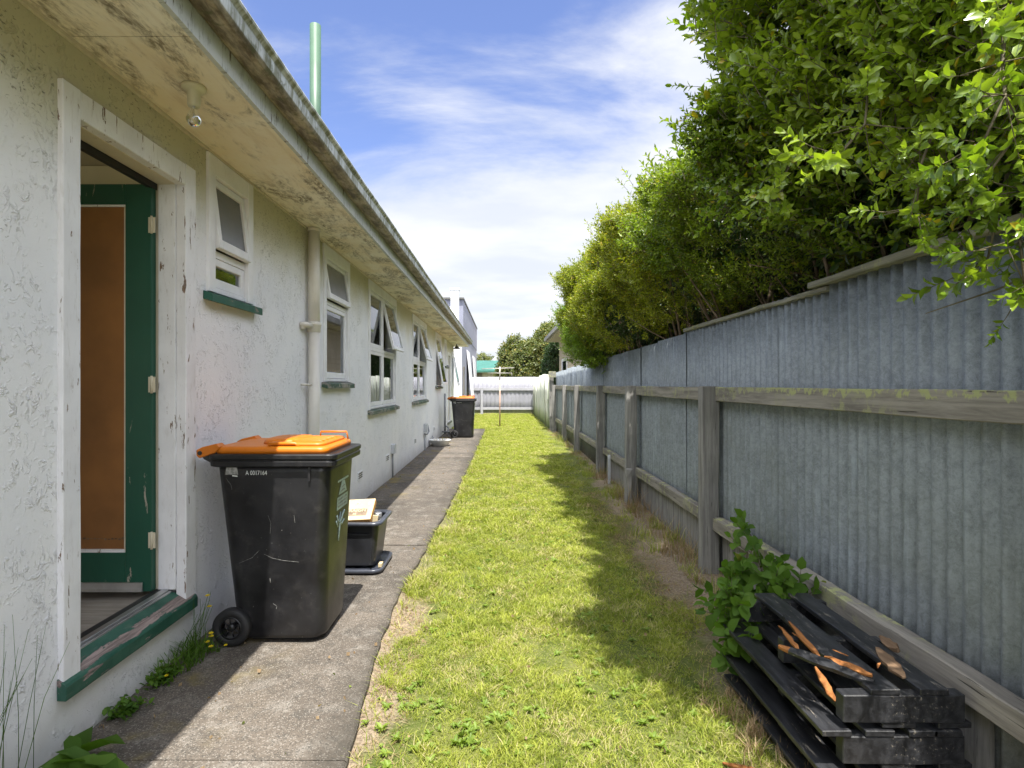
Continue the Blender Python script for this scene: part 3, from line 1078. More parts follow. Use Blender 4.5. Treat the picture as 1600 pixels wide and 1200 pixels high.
for w in WIN:
    y0, y1, zs = w['y0'], w['y1'], w['zs']
    cw = 0.075 if y1 - y0 < 1 else 0.065
    mb = MB()
    # casing boards
    mb.box(WX - .03, WX + .018, y0, y0 + cw, zs - .004, SOF - .018)
    mb.box(WX - .03, WX + .018, y1 - cw, y1, zs - .004, SOF - .018)
    mb.box(WX - .03, WX + .016, y0 + cw, y1 - cw, IZ1, SOF - .018)
    # jamb lining
    iy0, iy1 = y0 + cw, y1 - cw
    mb.box(WX - .12, WX - .031, iy0 - .035, iy0, zs, IZ1 + .03)
    mb.box(WX - .12, WX - .031, iy1, iy1 + .035, zs, IZ1 + .03)
    mb.box(WX - .12, WX - .031, iy0, iy1, IZ1, IZ1 + .03)
    mb.box(WX - .12, WX + .004, iy0, iy1, zs, zs + .03)
    cols = w['cols']
    edges = [iy0, iy1] if cols == 1 else [iy0, (iy0 + iy1) / 2, iy1]
    if cols == 2:
        mb.box(WX - .09, WX - .004, edges[1] - .024, edges[1] + .024, zs + .031, IZ1 - .001)
    if w['t']:
        for a, b in zip(edges[:-1], edges[1:]):
            aa = a + (.025 if a != iy0 else 0); bb = b - (.025 if b != iy1 else 0)
            mb.box(WX - .09, WX - .006, aa, bb, w['t'] - .022, w['t'] + .022)
    fr = mb.build("window", "white_paint_sound", house, bevel=0.003)
    fr["label"] = w['lab']
    # sill
    sb = MB()
    d = 0.055
    rings = []
    ns = 10
    for i in range(ns + 1):
        Y = y0 - .035 + (y1 - y0 + .09) * i / ns
        j = random.uniform(-.002, .002)
        rings.append([(WX + .001, Y, zs - .055), (WX + d + j, Y, zs - .068), (WX + d + j, Y, zs - .022 + j), (WX + .001, Y, zs - .005)])
    sb.loft(rings, 0, False)
    sb.build("sill", w['mat'], fr, bevel=0.003)
    sk = MB(); pane = MB()
    cells = []
    for ci, (a, b) in enumerate(zip(edges[:-1], edges[1:])):
        aa = a + (.026 if a != iy0 else .004); bb = b - (.026 if b != iy1 else .004)
        if w['t']:
            cells.append((aa, bb, w['t'] + .024, IZ1 - .004, w['ang'][ci]))
            cells.append((aa, bb, zs + .034, w['t'] - .024, 0))
        else:
            cells.append((aa, bb, zs + .034, IZ1 - .004, w['ang'][ci]))
    for (a, b, c, d_, ang) in cells:
        hinge = Vector((WX - .030, 0, d_))
        M = Matrix.Translation(hinge) @ Matrix.Rotation(R(-ang), 4, 'Y') @ Matrix.Translation(-hinge)
        s_ = MB()
        bw = 0.042
        bars(s_, a, b, c, d_, bw, WX - .045, WX - .010, M, bot=0.055)
        if ang:
            pass
        so = s_.build("sash", "white_paint_sound", fr, bevel=0.003)
        p = MB()
        p.box(WX - .030, WX - .026, a + bw - .005, b - bw + .005, c + .05, d_ - bw + .005, 0, M)
        mat = "window_glass"
        if w['glass'] == 'w1' and ang: mat = "frosted_glass"
        if w['glass'] == 'w2' and ang: mat = "frosted_glass"
        p.build("pane", mat, fr)
        if ang:
            st = MB()
            st.tube([(WX - .07, a + .05, c + .012), tuple(M @ Vector((WX - .03, a + .05, c + .02)))], 0.005, 6)
            st.build("window_stay", "alloy", fr)

# ---- main door
dy0, dy1, dz0, dz1 = DOOR
oy0, oy1, oz1 = 2.232, 2.972, 2.443
df = MB()
jbox(df, WX - .03, WX + .022, dy0, oy0, 0.272, dz1, axis=2, segs=14, amp=.0012)
jbox(df, WX - .03, WX + .022, oy1, dy1, 0.272, dz1, axis=2, segs=14, amp=.0012)
jbox(df, WX - .03, WX + .020, oy0, oy1, oz1, dz1 - .002, axis=1, segs=8, amp=.001)
door_frame = df.build("door_frame", "white_paint", house, bevel=0.003)
jm = MB()
jm.box(WX - .12, WX - .031, oy1 - .006, oy1 + .03, 0.33, oz1 + .02)
jm.box(WX - .12, WX - .031, oy0 - .03, oy0 + .006, 0.33, oz1 + .02)
jm.build("door_jamb", "white_paint", door_frame, bevel=0.002)
jm = MB()
jm.box(WX - .185, WX - .121, oy1 + .004, oy1 + .035, 0.33, oz1 + .02)
jm.box(WX - .185, WX - .121, oy0 - .035, oy0 - .004, 0.33, oz1 + .02)
jm.box(WX - .120, WX - .031, oy0 + .006, oy1 - .006, oz1, oz1 + .03)
jm.box(WX - .185, WX - .121, oy0 - .004, oy1 + .004, oz1 + .005, oz1 + .035)
jm.build("door_stop", "cream_paint", door_frame, bevel=0.002)
MB().box(WX - .15, WX - .125, oy0 + .006, oy1 - .006, oz1 - .03, oz1 + .003).build("door_seal", "dark_seal", door_frame)
# sloping timber sill, worn down to the wood along its front edge
sl = MB()
rings = []
for i in range(19):
    Y = 2.136 + (3.06 - 2.136) * i / 18
    j = random.uniform(-.002, .002)
    inb = oy0 - .005 < Y < oy1 + .005
    xi = WX - .06 if inb else WX + .001
    zi = .325 if inb else .292
    rings.append([(xi, Y, .21), (WX + .035, Y, .208), (WX + .039 + j, Y, .213), (WX + .039 + j, Y, .262 + j), (WX + .033 + j, Y, .272), (xi, Y, zi)])
sl.loft(rings, 0, False)
sl.build("door_sill", "door_sill_paint", house, bevel=0.002)
th = MB()
th.box(WX - .095, WX - .062, oy0 + .007, oy1 - .007, .30, .336)
th.box(WX - .061, WX - .048, oy0 + .007, oy1 - .007, .30, .327)
th.build("threshold_strip", "alloy", house, bevel=0.003)
MB().box(WX - .135, WX - .097, oy0 + .007, oy1 - .007, .30, .332).build("threshold_seal", "dark_seal", house)

# door leaf, swung inwards to a right angle, hinge side by the far jamb
LX1 = WX - .130; LX0 = LX1 - .76
LYa, LYb = 2.925, 2.965
zb, zt = .335, 2.432
dl = MB()
dl.box(LX1 - .135, LX1, LYa, LYb, zb, zt)
dl.box(LX0, LX0 + .125, LYa, LYb, zb, zt)
dl.box(LX0 + .125, LX1 - .135, LYa, LYb, zt - .105, zt)
dl.box(LX0 + .125, LX1 - .135, LYa, LYb, zb, .535)
door = dl.build("door", "green_paint", house, bevel=0.003)
door["label"] = "dark green door with brown hardboard panel, swung open inwards"
MB().box(LX0 + .126, LX1 - .136, LYa + .012, LYb - .008, .536, zt - .106).build("door_panel", "hardboard", door)
bd = MB()
bd.box(LX0 + .126, LX1 - .136, LYa + .002, LYa + .011, zt - .116, zt - .106)
bd.build("panel_bead", "white_paint", door)
bd = MB(); bd.box(LX0 + .126, LX1 - .136, LYa + .002, LYa + .011, .536, .552)
bd.build("panel_bead", "white_paint", door)
MB().box(LX1 - .142, LX1 - .136, LYa + .003, LYa + .011, .552, zt - .116).build("panel_bead", "cream_paint", door)
sc_ = MB()
for q in range(26):
    xa_ = LX0 + .15 + q * .018
    sc_.box(xa_, xa_ + .013, LYa + .0105, LYa + .0118, .60 + random.uniform(-.004, .004), .608 + random.uniform(-.003, .005))
sc_.build("panel_scuff", "wood_raw", door)
lt_ = MB(); lt_.box(LX0 - .001, LX0 + .03, LYa - .004, LYa - .0005, 1.30, 1.46); lt_.tube([(LX0 + .06, LYa - .05, 1.36), (LX0 + .06, LYa, 1.36)], .012, 8); lt_.tube([(LX0 + .06, LYa - .05, 1.36), (LX0 + .16, LYa - .05, 1.36)], .009, 8)
lt_.build("door_handle", "alloy", door)
ws = MB()
ws.box(LX0 + .02, LX1 - .04, LYa - .014, LYa - .002, zb + .002, zb + .05)
ws.box(LX0 + .02, LX1 - .04, LYa - .020, LYa - .0142, zb + .004, zb + .016)
ws.build("weather_strip", "alloy", door, bevel=.002)
for hz in (2.22, 1.40, .60):
    h = MB()
    h.tube([(LX1 + .006, LYa - .008, hz - .045), (LX1 + .006, LYa - .008, hz + .045)], .0055, 8)
    h.box(LX1 - .014, LX1 - .001, LYa - .003, LYa - .0005, hz - .04, hz + .04)
    h.box(LX1 + .010, LX1 + .022, LYa - .004, LYa - .001, hz - .04, hz + .04)
    h.build("hinge", "cream_paint", door)

# far door
d2 = MB()
a, b, c, e = DOOR2
d2.box(WX - .03, WX + .02, a, a + .09, c, e)
d2.box(WX - .03, WX + .02, b - .09, b, c, e)
d2.box(WX - .03, WX + .018, a + .09, b - .09, e - .09, e)
f2 = d2.build("door_frame", "white_paint_sound", house, bevel=.003)
MB().box(WX - .08, WX - .04, a + .09, b - .09, c, e - .09).build("door_leaf", "pipe_paint", f2)
MB().box(WX + .001, WX + .05, a - .03, b + .03, c - .06, c - .01).build("door_sill", "mossy_sill", f2)
# last window past the far door: only its long open sash shows
lw = MB()
hinge = Vector((WX + .02, 0, 2.35))
M = Matrix.Translation(hinge) @ Matrix.Rotation(R(-11), 4, 'Y') @ Matrix.Translation(-hinge)
bars(lw, 18.75, 19.45, 1.35, 2.35, .05, WX + .015, WX + .045, M)
lo = lw.build("window_sash", "white_paint_sound", house, bevel=.003)
MB().box(WX + .026, WX + .032, 18.79, 19.41, 1.39, 2.31, 0, M).build("pane", "window_glass", lo)
cs = MB(); cs.box(WX + .001, WX + .014, 18.68, 19.52, 1.3, 2.5); cs.build("casing", "white_paint_sound", lo)

# ---- downpipe with collar and brackets
PXc, PYc, PR = WX + .062, 4.87, .048
dp = MB()
dp.tube([(PXc, PYc, 1.86), (PXc, PYc, SOF - .001)], PR, 20)
dp.tube([(PXc, PYc, .0), (PXc, PYc, 1.88)], PR - .001, 20)
pipe = dp.build("downpipe", "pipe_paint", house)
MB().lathe((PXc, PYc, 0), [(PR, 1.845), (PR + .006, 1.85), (PR + .008, 1.90), (PR + .014, 1.905), (PR + .014, 1.93), (PR + .004, 1.935), (PR, 1.935)], 20).build("pipe_collar", "pipe_paint", pipe)
MB().lathe((PXc, PYc, 0), [(PR, 2.71), (PR + .006, 2.712), (PR + .006, 2.737), (PR, 2.738)], 20).build("pipe_collar", "pipe_paint", pipe)
bk = MB()
bk.tube([(WX + .002, 4.70, 1.90), (WX + .045, 4.72, 1.90), (WX + .055, 4.80, 1.895)], [.02, .024, .024], 10)
bk.tube([(WX + .02, 4.725, 1.86), (WX + .02, 4.725, 1.915)], .020, 10)
bk.build("pipe_elbow", "pipe_paint", pipe)
MB().tube([(WX + .001, 4.72, 1.40), (WX + .05, 4.73, 1.40), (WX + .055, 4.83, 1.40)], .009, 8).build("pipe_bracket", "pipe_paint", pipe)

# ---- bare bulb under the soffit
pl = MB()
BX, BY = -1.386, 2.556
pl.lathe((BX, BY, 0), [(0, SOF - .001), (.052, SOF - .001), (.052, SOF - .012), (.044, SOF - .022), (.027, SOF - .028), (.027, SOF - .085), (.024, SOF - .092), (.0, SOF - .092)], 24)
lamp = pl.build("light_fitting", "porcelain", house)
MB().lathe((BX, BY, 0), [(.013, 2.648), (.014, 2.635), (.024, 2.618), (.031, 2.600), (.031, 2.585), (.023, 2.568), (.010, 2.560), (0, 2.559)], 20).build("bulb", "bulb_glass", lamp)
MB().lathe((BX, BY, 0), [(.012, 2.652), (.013, 2.63), (.004, 2.625), (.003, 2.60), (0, 2.60)], 12).build("bulb_cap", "alloy", lamp)
# conical lamp by the far corner
cl = MB(); cl.lathe((-1.52, 18.95, 0), [(.015, SOF), (.02, SOF - .05), (.13, SOF - .15), (.125, SOF - .15), (.015, SOF - .06)], 20)
cl.build("conical_lamp", "black_metal", house)
kn = MB(); kn.tube([(WX, 17.0, 1.93), (WX + .09, 17.0, 1.93)], .05, 12); kn.build("wall_lamp", "pipe_grey", house)
# wall vents near the path
for vy, vz in ((6.68, .335), (8.27, .335), (10.9, .32), (13.9, .32)):
    v = MB()
    v.box(WX + .001, WX + .008, vy - .115, vy + .115, vz - .045, vz + .045)
    v.box(WX + .0085, WX + .012, vy - .115, vy + .115, vz + .036, vz + .045)
    vo = v.build("wall_vent", "render_white", house)
    s_ = MB()
    for k_ in (-1, 0, 1):
        s_.box(WX + .0085, WX + .0105, vy - .09, vy + .09, vz + k_ * .024 - .007, vz + k_ * .024 + .006)
    s_.build("vent_slot", "mark_dark", vo)
# conduit with junction box
c1 = MB(); c1.tube([(WX + .018, 8.6, -.01), (WX + .018, 8.6, .37)], .012, 8)
co = c1.build("conduit", "pipe_grey", house)
MB().box(WX + .001, WX + .06, 8.53, 8.67, .36, .50).build("junction_box", "vent_grey", co, bevel=.006)
c2 = MB(); c2.tube([(WX + .025, 12.15, -.01), (WX + .025, 12.15, .35)], .018, 8)
co = c2.build("meter_pipe", "vent_grey", house)
q = MB(); q.box(WX + .001, WX + .08, 12.08, 12.22, .38, .56)
q.build("meter_box", "vent_grey", co, bevel=.006)
q = MB(); q.tube([(WX + .03, 12.0, .36), (WX + .07, 12.15, .34), (WX + .07, 12.45, .38), (WX + .02, 12.6, .50)], .016, 8)
q.build("pipe_valve", "pipe_grey", co)
c3 = MB(); c3.tube([(WX + .03, 13.2, .10), (WX + .06, 13.3, .16), (WX + .02, 13.45, .18)], .014, 8); c3.build("tap", "pipe_grey", house)
gp_ = MB()
gp_.tube([(WX + .05, 16.1, 0), (WX + .05, 16.1, 1.15)], .028, 10)
gp_.tube([(WX + .05, 16.1, .25), (WX + .16, 15.9, .20), (WX + .2, 15.6, .02)], .02, 8)
gp_.tube([(WX + .03, 15.5, .12), (WX + .22, 15.6, .10), (WX + .25, 15.8, .0)], .02, 8)
gp_.build("waste_pipe", "pipe_grey", house)

# ---- curtains and blinds (they hang in the rooms)
def drape(name, y0, y1, z0, z1, mat, label, x=WX - .20, folds=7, amp=.022, y_off=0):
    mb = MB()
    n_ = folds * 8
    vs = []
    for j in range(5):
        for i in range(n_ + 1):
            t = i / n_
            yy = y0 + (y1 - y0) * t
            vs.append((x + amp * math.sin(t * folds * 6.283 + j * .2) , yy, z0 + (z1 - z0) * j / 4))
    mb.add(vs, [(j * (n_ + 1) + i, j * (n_ + 1) + i + 1, (j + 1) * (n_ + 1) + i + 1, (j + 1) * (n_ + 1) + i) for j in range(4) for i in range(n_)], 0, True)
    o = mb.build(name, mat, solid=.002)
    return tag(o, label, "curtain")


drape("curtain", 7.12, 7.45, 1.1, 2.55, "curtain_white", "white curtain gathered at the near side of the first double window", folds=5)
drape("curtain", 8.55, 8.9, 1.1, 2.55, "curtain_grey", "grey drape gathered at the far side of the first double window", folds=5)
drape("half_curtain", 10.6, 12.4, 1.12, 1.62, "curtain_white", "white half curtain across the lower panes of the second double window", folds=12)
bl = MB()
for i in range(22):
    zz = 1.47 + i * .033
    bl.box(WX - .217, WX - .183, 5.36, 6.14, zz, zz + .004, 0, Matrix.Translation((WX - .2, 0, zz)) @ Matrix.Rotation(R(66), 4, 'Y') @ Matrix.Translation((-(WX - .2), 0, -zz)))
tag(bl.build("venetian_blind", "blind_fabric"), "blue grey slatted blind behind the tall window beside the downpipe", "blind")
bo = MB()
for (yy, xx, h_) in ((7.65, -1.95, .42), (7.9, -1.93, .33), (8.15, -1.96, .5)):
    bo.lathe((xx, yy, 1.09), [(0, 0), (.04, 0), (.042, h_ * .6), (.015, h_ * .8), (.015, h_), (0, h_)], 12)
shelf = MB(); shelf.box(-2.05, -1.86, 7.3, 8.7, 1.06, 1.088)
shelf.build("inner_ledge", "white_paint_sound", house)
tag(bo.build("jar_set", "green_pipe"), "green bottles standing on the inner ledge of the first double window", "bottles", kind="stuff")

# ================================================================== RIGHT BOUNDARY FENCE
FX = 1.655
fence = thing("corrugated_fence", "weathered grey corrugated iron fence with timber posts and lichened rails", "fence", (FX, 8, 0))


def sheet_mesh(name, y0, y1, ztop, x=FX, pitch=.0762, amp=.0145, mat="galvanised", parent=None, lean=0.0, phase=0.0, zbot=-.08, curve=0.0, along='Y'):
    n_ = max(8, int((y1 - y0) / pitch * 10))
    vs, fs = [], []
    rows = 4
    for j in range(rows):
        t = j / (rows - 1)
        for i in range(n_ + 1):
            u = y0 + (y1 - y0) * i / n_
            off = amp * math.cos(2 * math.pi * (u + phase) / pitch) + lean * t + curve * math.sin((u - y0) / (y1 - y0) * math.pi) * (0.3 + .7 * t)
            z = zbot + (ztop - zbot) * t
            vs.append((x + off, u, z) if along == 'Y' else (u, x + off, z))
    fs = [(j * (n_ + 1) + i, j * (n_ + 1) + i + 1, (j + 1) * (n_ + 1) + i + 1, (j + 1) * (n_ + 1) + i) for j in range(rows - 1) for i in range(n_)]
    mb = MB(); mb.add(vs, fs, 0, True)
    return mb.build(name, mat, parent, solid=0.0012)


yy = -1.6
i = 0
while yy < 17.3:
    wdt = .838
    y1_ = min(yy + wdt, 17.45)
    zt_ = 1.905 if yy < 2.9 else (1.872 if yy < 5.1 else 1.85 - (yy - 5) * .006 + random.uniform(-.012, .012))
    sheet_mesh("iron_sheet", yy - .038, y1_ + .038, zt_, x=FX + (.0035 if i % 2 else 0) + random.uniform(-.0015, .0015), parent=fence,
               lean=random.uniform(-.012, .012) * (yy > 5))
    yy = y1_
    i += 1
POSTS = [1.51, 4.22, 6.72, 8.95, 11.75, 14.1, 16.9]
for i, py in enumerate(POSTS):
    p = MB()
    w_ = .125 if i < 4 else .11
    zt_ = 1.388 if i else 1.36
    x0_ = 1.485 if i not in (2,) else 1.46
    ln = random.uniform(-.01, .01)
    rings = []
    for j in range(11):
        t = j / 10
        z = -.1 + (zt_ + .1) * t
        a_ = random.uniform(-.004, .004); b_ = random.uniform(-.004, .004)
        rings.append([(x0_ + a_ + ln * t, py, z), (x0_ + w_ + b_ + ln * t, py + a_, z), (x0_ + w_ + ln * t, py + .10 + b_, z), (x0_ + ln * t, py + .10, z)])
    p.loft(rings, 0, False)
    p.build("fence_post", "wood_post", fence, bevel=.006)
stub = MB(); jbox(stub, 1.44, 1.50, 6.60, 6.66, -.1, .42, axis=2, segs=6, amp=.01); stub.build("post_stump", "wood_post", fence, bevel=.006)
st2 = MB(); jbox(st2, 1.50, 1.53, 8.05, 8.10, -.1, .40, axis=2, segs=5, amp=.004); st2.build("steel_stake", "vent_grey", fence)
ends = [-1.6] + [p for p in POSTS] + [17.4]
for i in range(len(ends) - 1):
    a, b = ends[i], ends[i + 1]
    a2 = a + (.103 if i else 0); b2 = b - .003
    r1 = MB()
    dz = random.uniform(-.006, .006)
    jbox(r1, 1.575, 1.625, a2, b2, 1.272 + dz, 1.376 + dz, axis=1, segs=14, amp=.0025)
    r1.build("top_rail", "wood_rail", fence, bevel=.004)
    r2 = MB()
    dz = random.uniform(-.012, .012)
    jbox(r2, 1.560 if i < 2 else 1.575, 1.635, a2, b2, .318 + dz, .415 + dz, axis=1, segs=14, amp=.0035)
    r2.build("bottom_rail", "wood_rail", fence, bevel=.005)
# capping boards
cp = MB(); jbox(cp, 1.60, 1.71, -1.6, 2.99, 1.905, 1.935, axis=1, segs=20, amp=.004); cp.build("cap_board", "wood_cap", fence, bevel=.004)
cp = MB(); jbox(cp, 1.625, 1.69, 2.86, 5.12, 1.872, 1.90, axis=1, segs=12, amp=.004); cp.build("cap_board", "wood_cap", fence, bevel=.004)
# plinth boards under the bottom rail
for a, b in ((1.9, 4.2), (4.33, 6.7), (6.83, 8.9)):
    pb = MB()
    u = a
    while u < b - .05:
        w_ = random.uniform(.16, .24)
        jbox(pb, 1.628, 1.645, u, min(u + w_, b), -.1, .33 + random.uniform(-.03, .02), axis=2, segs=3, amp=.003)
        u += w_ + .004
    pb.build("plinth_board", "wood_post", fence)

# pale old sheets at the far end of the same boundary
pf = thing("pale_fence", "pale green-streaked leaning iron sheets between the grey fence and the back fence", "fence", (1.6, 22, 0))
u = 17.5
i = 0
while u < 26.9:
    w_ = .92
    sheet_mesh("pale_sheet", u, u + w_ + .05, 1.72 + random.uniform(-.05, .04), x=1.50 + .02 * (i % 2), pitch=.46, amp=.045, mat="pale_sheet", parent=pf, lean=random.uniform(-.05, .05), phase=random.uniform(0, .3))
    u += w_
    i += 1
ep = MB(); jbox(ep, 1.44, 1.56, 17.38, 17.48, -.1, 1.80, axis=2, segs=6, amp=.01); ep.build("end_post", "wood_post", pf, bevel=.006)
eb = MB(); eb.box(1.40, 1.62, 17.2, 17.27, 1.62, 1.80, 0, Matrix.Rotation(0, 4, 'Y')); eb.build("loose_board", "wood_cap", pf, bevel=.004)

# ================================================================== BACK FENCE
BY_ = 27.2
bf = thing("back_fence", "lilac grey painted metal fence across the end of the lawn", "fence", (0, BY_, 0))
u = -1.5
i = 0
while u < 1.75:
    sheet_mesh("metal_sheet", u, u + .80, 1.76 + .006 * (i % 2), x=BY_ + .003 * (i % 2), pitch=.20, amp=.014, mat="lilac_steel", parent=bf, along='X', zbot=.05)
    u += .77
    i += 1
for a, b in ((-1.55, 1.74),):
    for z0_, z1_ in ((1.12, 1.25), (.20, .32)):
        MB().box(a, b, BY_ - .07, BY_ - .02, z0_, z1_).build("fence_rail", "lilac_rail", bf, bevel=.004)
for px in (-.98, 1.58):
    MB().box(px - .06, px + .06, BY_ - .17, BY_ - .075, -.1, 1.26).build("fence_post", "lilac_rail", bf, bevel=.006)

# ================================================================== WHEELIE BINS
def make_bin(loc, label):
    b = thing("wheelie_bin", label, "wheelie bin", loc, "black wheelie bins with orange lids beside the house wall")
    X, Y = loc[0], loc[1]

    def ring(z):
        t = z / .93
        xa = -.235 + (-.315 + .235) * t; xb = .245 + (.285 - .245) * t
        hy = .222 + (.262 - .222) * t
        r = .085 - .03 * t
        return rrect(X + (xa + xb) / 2, Y, (xb - xa) / 2, hy, r, z, 7)
    m = MB()
    zs = [.022, .03, .05, .15, .3, .5, .7, .85, .93, .965]
    rs = []
    for z in zs:
        q = ring(z)
        if z < .05:
            s_ = .93 if z < .025 else .98
            q = [(X + (p[0] - X) * s_, Y + (p[1] - Y) * s_, z) for p in q]
        rs.append(q)
    m.loft(rs, 0, True)
    body = m.build("bin_body", "bin_plastic", b)
    # stepped rim
    m = MB()
    prof = [(-.005, .955), (.022, .962), (.030, .966), (.031, .990), (.026, .996), (.026, 1.000), (.034, 1.004), (.035, 1.024), (.030, 1.030), (-.005, 1.030)]
    rings = []
    for o_, z in prof:
        dip = 0
        rings.append(rrect(X - .010, Y, .308 + o_, .258 + o_, .045, z, 5))
    m.loft(rings, 0, False, cap0=False, cap1=True)
    m.build("bin_rim", "bin_plastic", b, bevel=.002)
    # gussets under the rim
    m = MB()
    for (gx_, gy_) in ((.18, -1), (.18, 1), (-.12, 1)):
        m.box(X + gx_, X + gx_ + .012, Y + gy_ * .262 - .010, Y + gy_ * .262 + .010, .885, .962)
    m.build("rim_rib", "bin_plastic", b)
    # rear handle brackets with bar
    for sy in (-1, 1):
        m = MB()
        pr = [(-.29, .90), (-.30, .955), (-.335, .975), (-.385, 1.000), (-.405, 1.03), (-.40, 1.05), (-.37, 1.055), (-.29, 1.03)]
        y0_, y1_ = Y + sy * .255, Y + sy * .215
        m.loft([[(X + p[0], y0_, p[1]) for p in pr], [(X + p[0], y1_, p[1]) for p in pr]], 0, False)
        m.build("handle_bracket", "bin_plastic", b, bevel=.004)
    MB().tube([(X - .385, Y - .26, 1.035), (X - .385, Y + .26, 1.035)], .016, 12).build("handle_bar", "bin_plastic", b)
    # lid
    m = MB()
    L = []
    for (x0_, x1_, hy, r, z) in ((-.335, .278, .262, .05, 1.031), (-.335, .278, .262, .05, 1.052), (-.330, .272, .256, .05, 1.062), (-.318, .258, .244, .05, 1.068)):
        L.append(rrect(X + (x0_ + x1_) / 2, Y, (x1_ - x0_) / 2, hy, r, z, 6))
    m.loft(L, 0, True)
    for zz in range(4):
        pass
    # raised pad at the front with four grooves
    L = []
    for (s_, z) in ((1.0, 1.066), (1.0, 1.078), (.95, 1.086)):
        L.append(rrect(X + .095, Y, .155 * s_ + .0, .225 * s_, .05, z, 6))
    m.loft(L, 0, True)
    for gy_ in (-.12, -.04, .04, .12):
        L = [rrect(X + .13, Y + gy_, .09, .026, .02, 1.084, 4), rrect(X + .13, Y + gy_, .086, .022, .02, 1.092, 4)]
        m.loft(L, 0, True)
    # domed boss
    L = []
    for (s_, z) in ((1.0, 1.066), (.97, 1.086), (.85, 1.096), (.5, 1.101)):
        L.append(rrect(X - .02, Y + .02, .115 * s_, .175 * s_, .09 * s_, z, 7))
    m.loft(L, 0, True)
    lid = m.build("lid", "orange_plastic", b, bevel=.0)
    for sy in (-1, 1):
        m = MB()
        pr = [(-.32, 1.034), (-.405, 1.006), (-.42, 1.02), (-.42, 1.05), (-.39, 1.066), (-.31, 1.085), (-.29, 1.066)]
        y0_, y1_ = Y + sy * .264, Y + sy * .20
        m.loft([[(X + p[0], y0_, p[1]) for p in pr], [(X + p[0], y1_, p[1]) for p in pr]], 0, False)
        m.build("lid_hinge", "orange_plastic", lid, bevel=.004)
        MB().tube([(X - .398, Y + sy * .272, 1.035), (X - .398, Y + sy * .262, 1.035)], .011, 10).build("hinge_pin", "bin_plastic", lid)
    # moulded grips
    for (gx_, gy_, s_) in ((.03, -.235, 1), (.20, .15, -1)):
        m = MB()
        if s_ == 1:
            m.tube([(X + gx_ - .075, Y + gy_, 1.060), (X + gx_ - .07, Y + gy_, 1.082), (X + gx_ + .07, Y + gy_, 1.082), (X + gx_ + .09, Y + gy_, 1.064)], .009, 8)
        else:
            m.tube([(X + gx_ - .09, Y + gy_, 1.075), (X + gx_ - .085, Y + gy_, 1.115), (X + gx_ + .07, Y + gy_, 1.115), (X + gx_ + .08, Y + gy_, 1.07)], .006, 8)
        m.build("lid_grip", "orange_plastic", lid)
    # wheels and axle
    for sy in (-1, 1):
        yc = Y + sy * .245
        m = MB()
        c = (X - .235, yc, .10)
        pr = [(.060, -.024), (.066, -.028), (.092, -.028), (.099, -.020), (.1, 0), (.099, .020), (.092, .028), (.066, .028), (.060, .024), (.060, -.024)]
        m.lathe(c, pr, 36, 'Y')
        wh = m.build("wheel", "rubber", b)
        m = MB()
        m.lathe(c, [(0, -.022), (.018, -.022), (.022, -.010), (.022, .010), (.018, .022), (0, .022)], 16, 'Y')
        m.lathe(c, [(.052, -.024), (.060, -.026), (.0605, .026), (.052, .024), (.052, -.024)], 30, 'Y')
        for k_ in range(8):
            a = k_ * math.pi / 4 + .2
            dx, dz = math.cos(a), math.sin(a)
            m.tube([(c[0] + dx * .018, yc + sy * .012, c[2] + dz * .018), (c[0] + dx * .056, yc + sy * .006, c[2] + dz * .056)], .0042, 5)
        m.build("wheel_rim", "bin_plastic", b)
    MB().tube([(X - .235, Y - .27, .1), (X - .235, Y + .27, .1)], .010, 10).build("axle", "bin_plastic", b)
    m = MB()
    m.tube([(X + .12, Y - .15, .012), (X + .12, Y + .15, .012)], .012, 8)
    m.box(X - .16, X + .20, Y - .17, Y + .17, .001, .024)
    m.build("base_skid", "bin_plastic", b)

    def side_pt(x, z, off=.003):   # near side of the body
        t = z / .93
        return Vector((x, Y - (.222 + .040 * t) - off, z))
    # worn half-moon mark and its white dash
    m = MB()
    cx, cz = X - .345 + .0 + .105, .935
    cx = X - .235
    pts = [(-.028, -.02), (.040, -.02), (.036, .012), (.024, .032), (-.012, .032), (-.024, .012)]
    m.add([side_pt(cx + p[0] - .0, cz + .005 + p[1]) for p in pts], [tuple(range(6))])
    m.build("emblem", "mark_scuff", b)
    m = MB()
    m.add([side_pt(cx + dx, cz + dz, .002) for dx, dz in ((.008, -.024), (.036, -.027), (.036, -.021), (.008, -.018))], [(0, 1, 2, 3)])
    p0 = side_pt(X - .155, .918, .004)
    up = (side_pt(0, .95) - side_pt(0, .92)).normalized()
    add_text(m, "A 0017164", .034, p0, (1, 0, 0), up, sx=.76)
    m.build("serial_number", "mark_white", b)
    # scuffs and scratches on the side
    m = MB()

    def scratch(pp, w_=.0016):
        for (a_, b_), (c_, d_) in zip(pp[:-1], pp[1:]):
            p_, q_ = side_pt(X + a_, b_, .0025), side_pt(X + c_, d_, .0025)
            n_ = Vector((-(q_.z - p_.z), 0, q_.x - p_.x)).normalized() * w_ * .6
            m.add([p_ - n_ * .5, q_ - n_ * .5, q_ + n_ * .5, p_ + n_ * .5], [(0, 1, 2, 3)])
    scratch([(-.065, .49), (-.02, .468), (.04, .455), (.12, .447)], .0026)
    scratch([(-.20, .44), (-.13, .47), (-.09, .51)], .0022)
    scratch([(-.035, .36), (-.033, .335)], .004)
    scratch([(-.02, .22), (.0, .205), (-.005, .19)], .003)
    scratch([(.10, .70), (.104, .66)], .002)
    scratch([(-.26, .90), (-.235, .865), (-.23, .84)], .0018)
    scratch([(-.04, .70), (-.025, .66), (-.03, .60)], .0014)
    m.build("scratch", "mark_scuff", b)
    # stickers on the front
    xf = lambda z: X + .245 + .040 * z / .93 + .0015

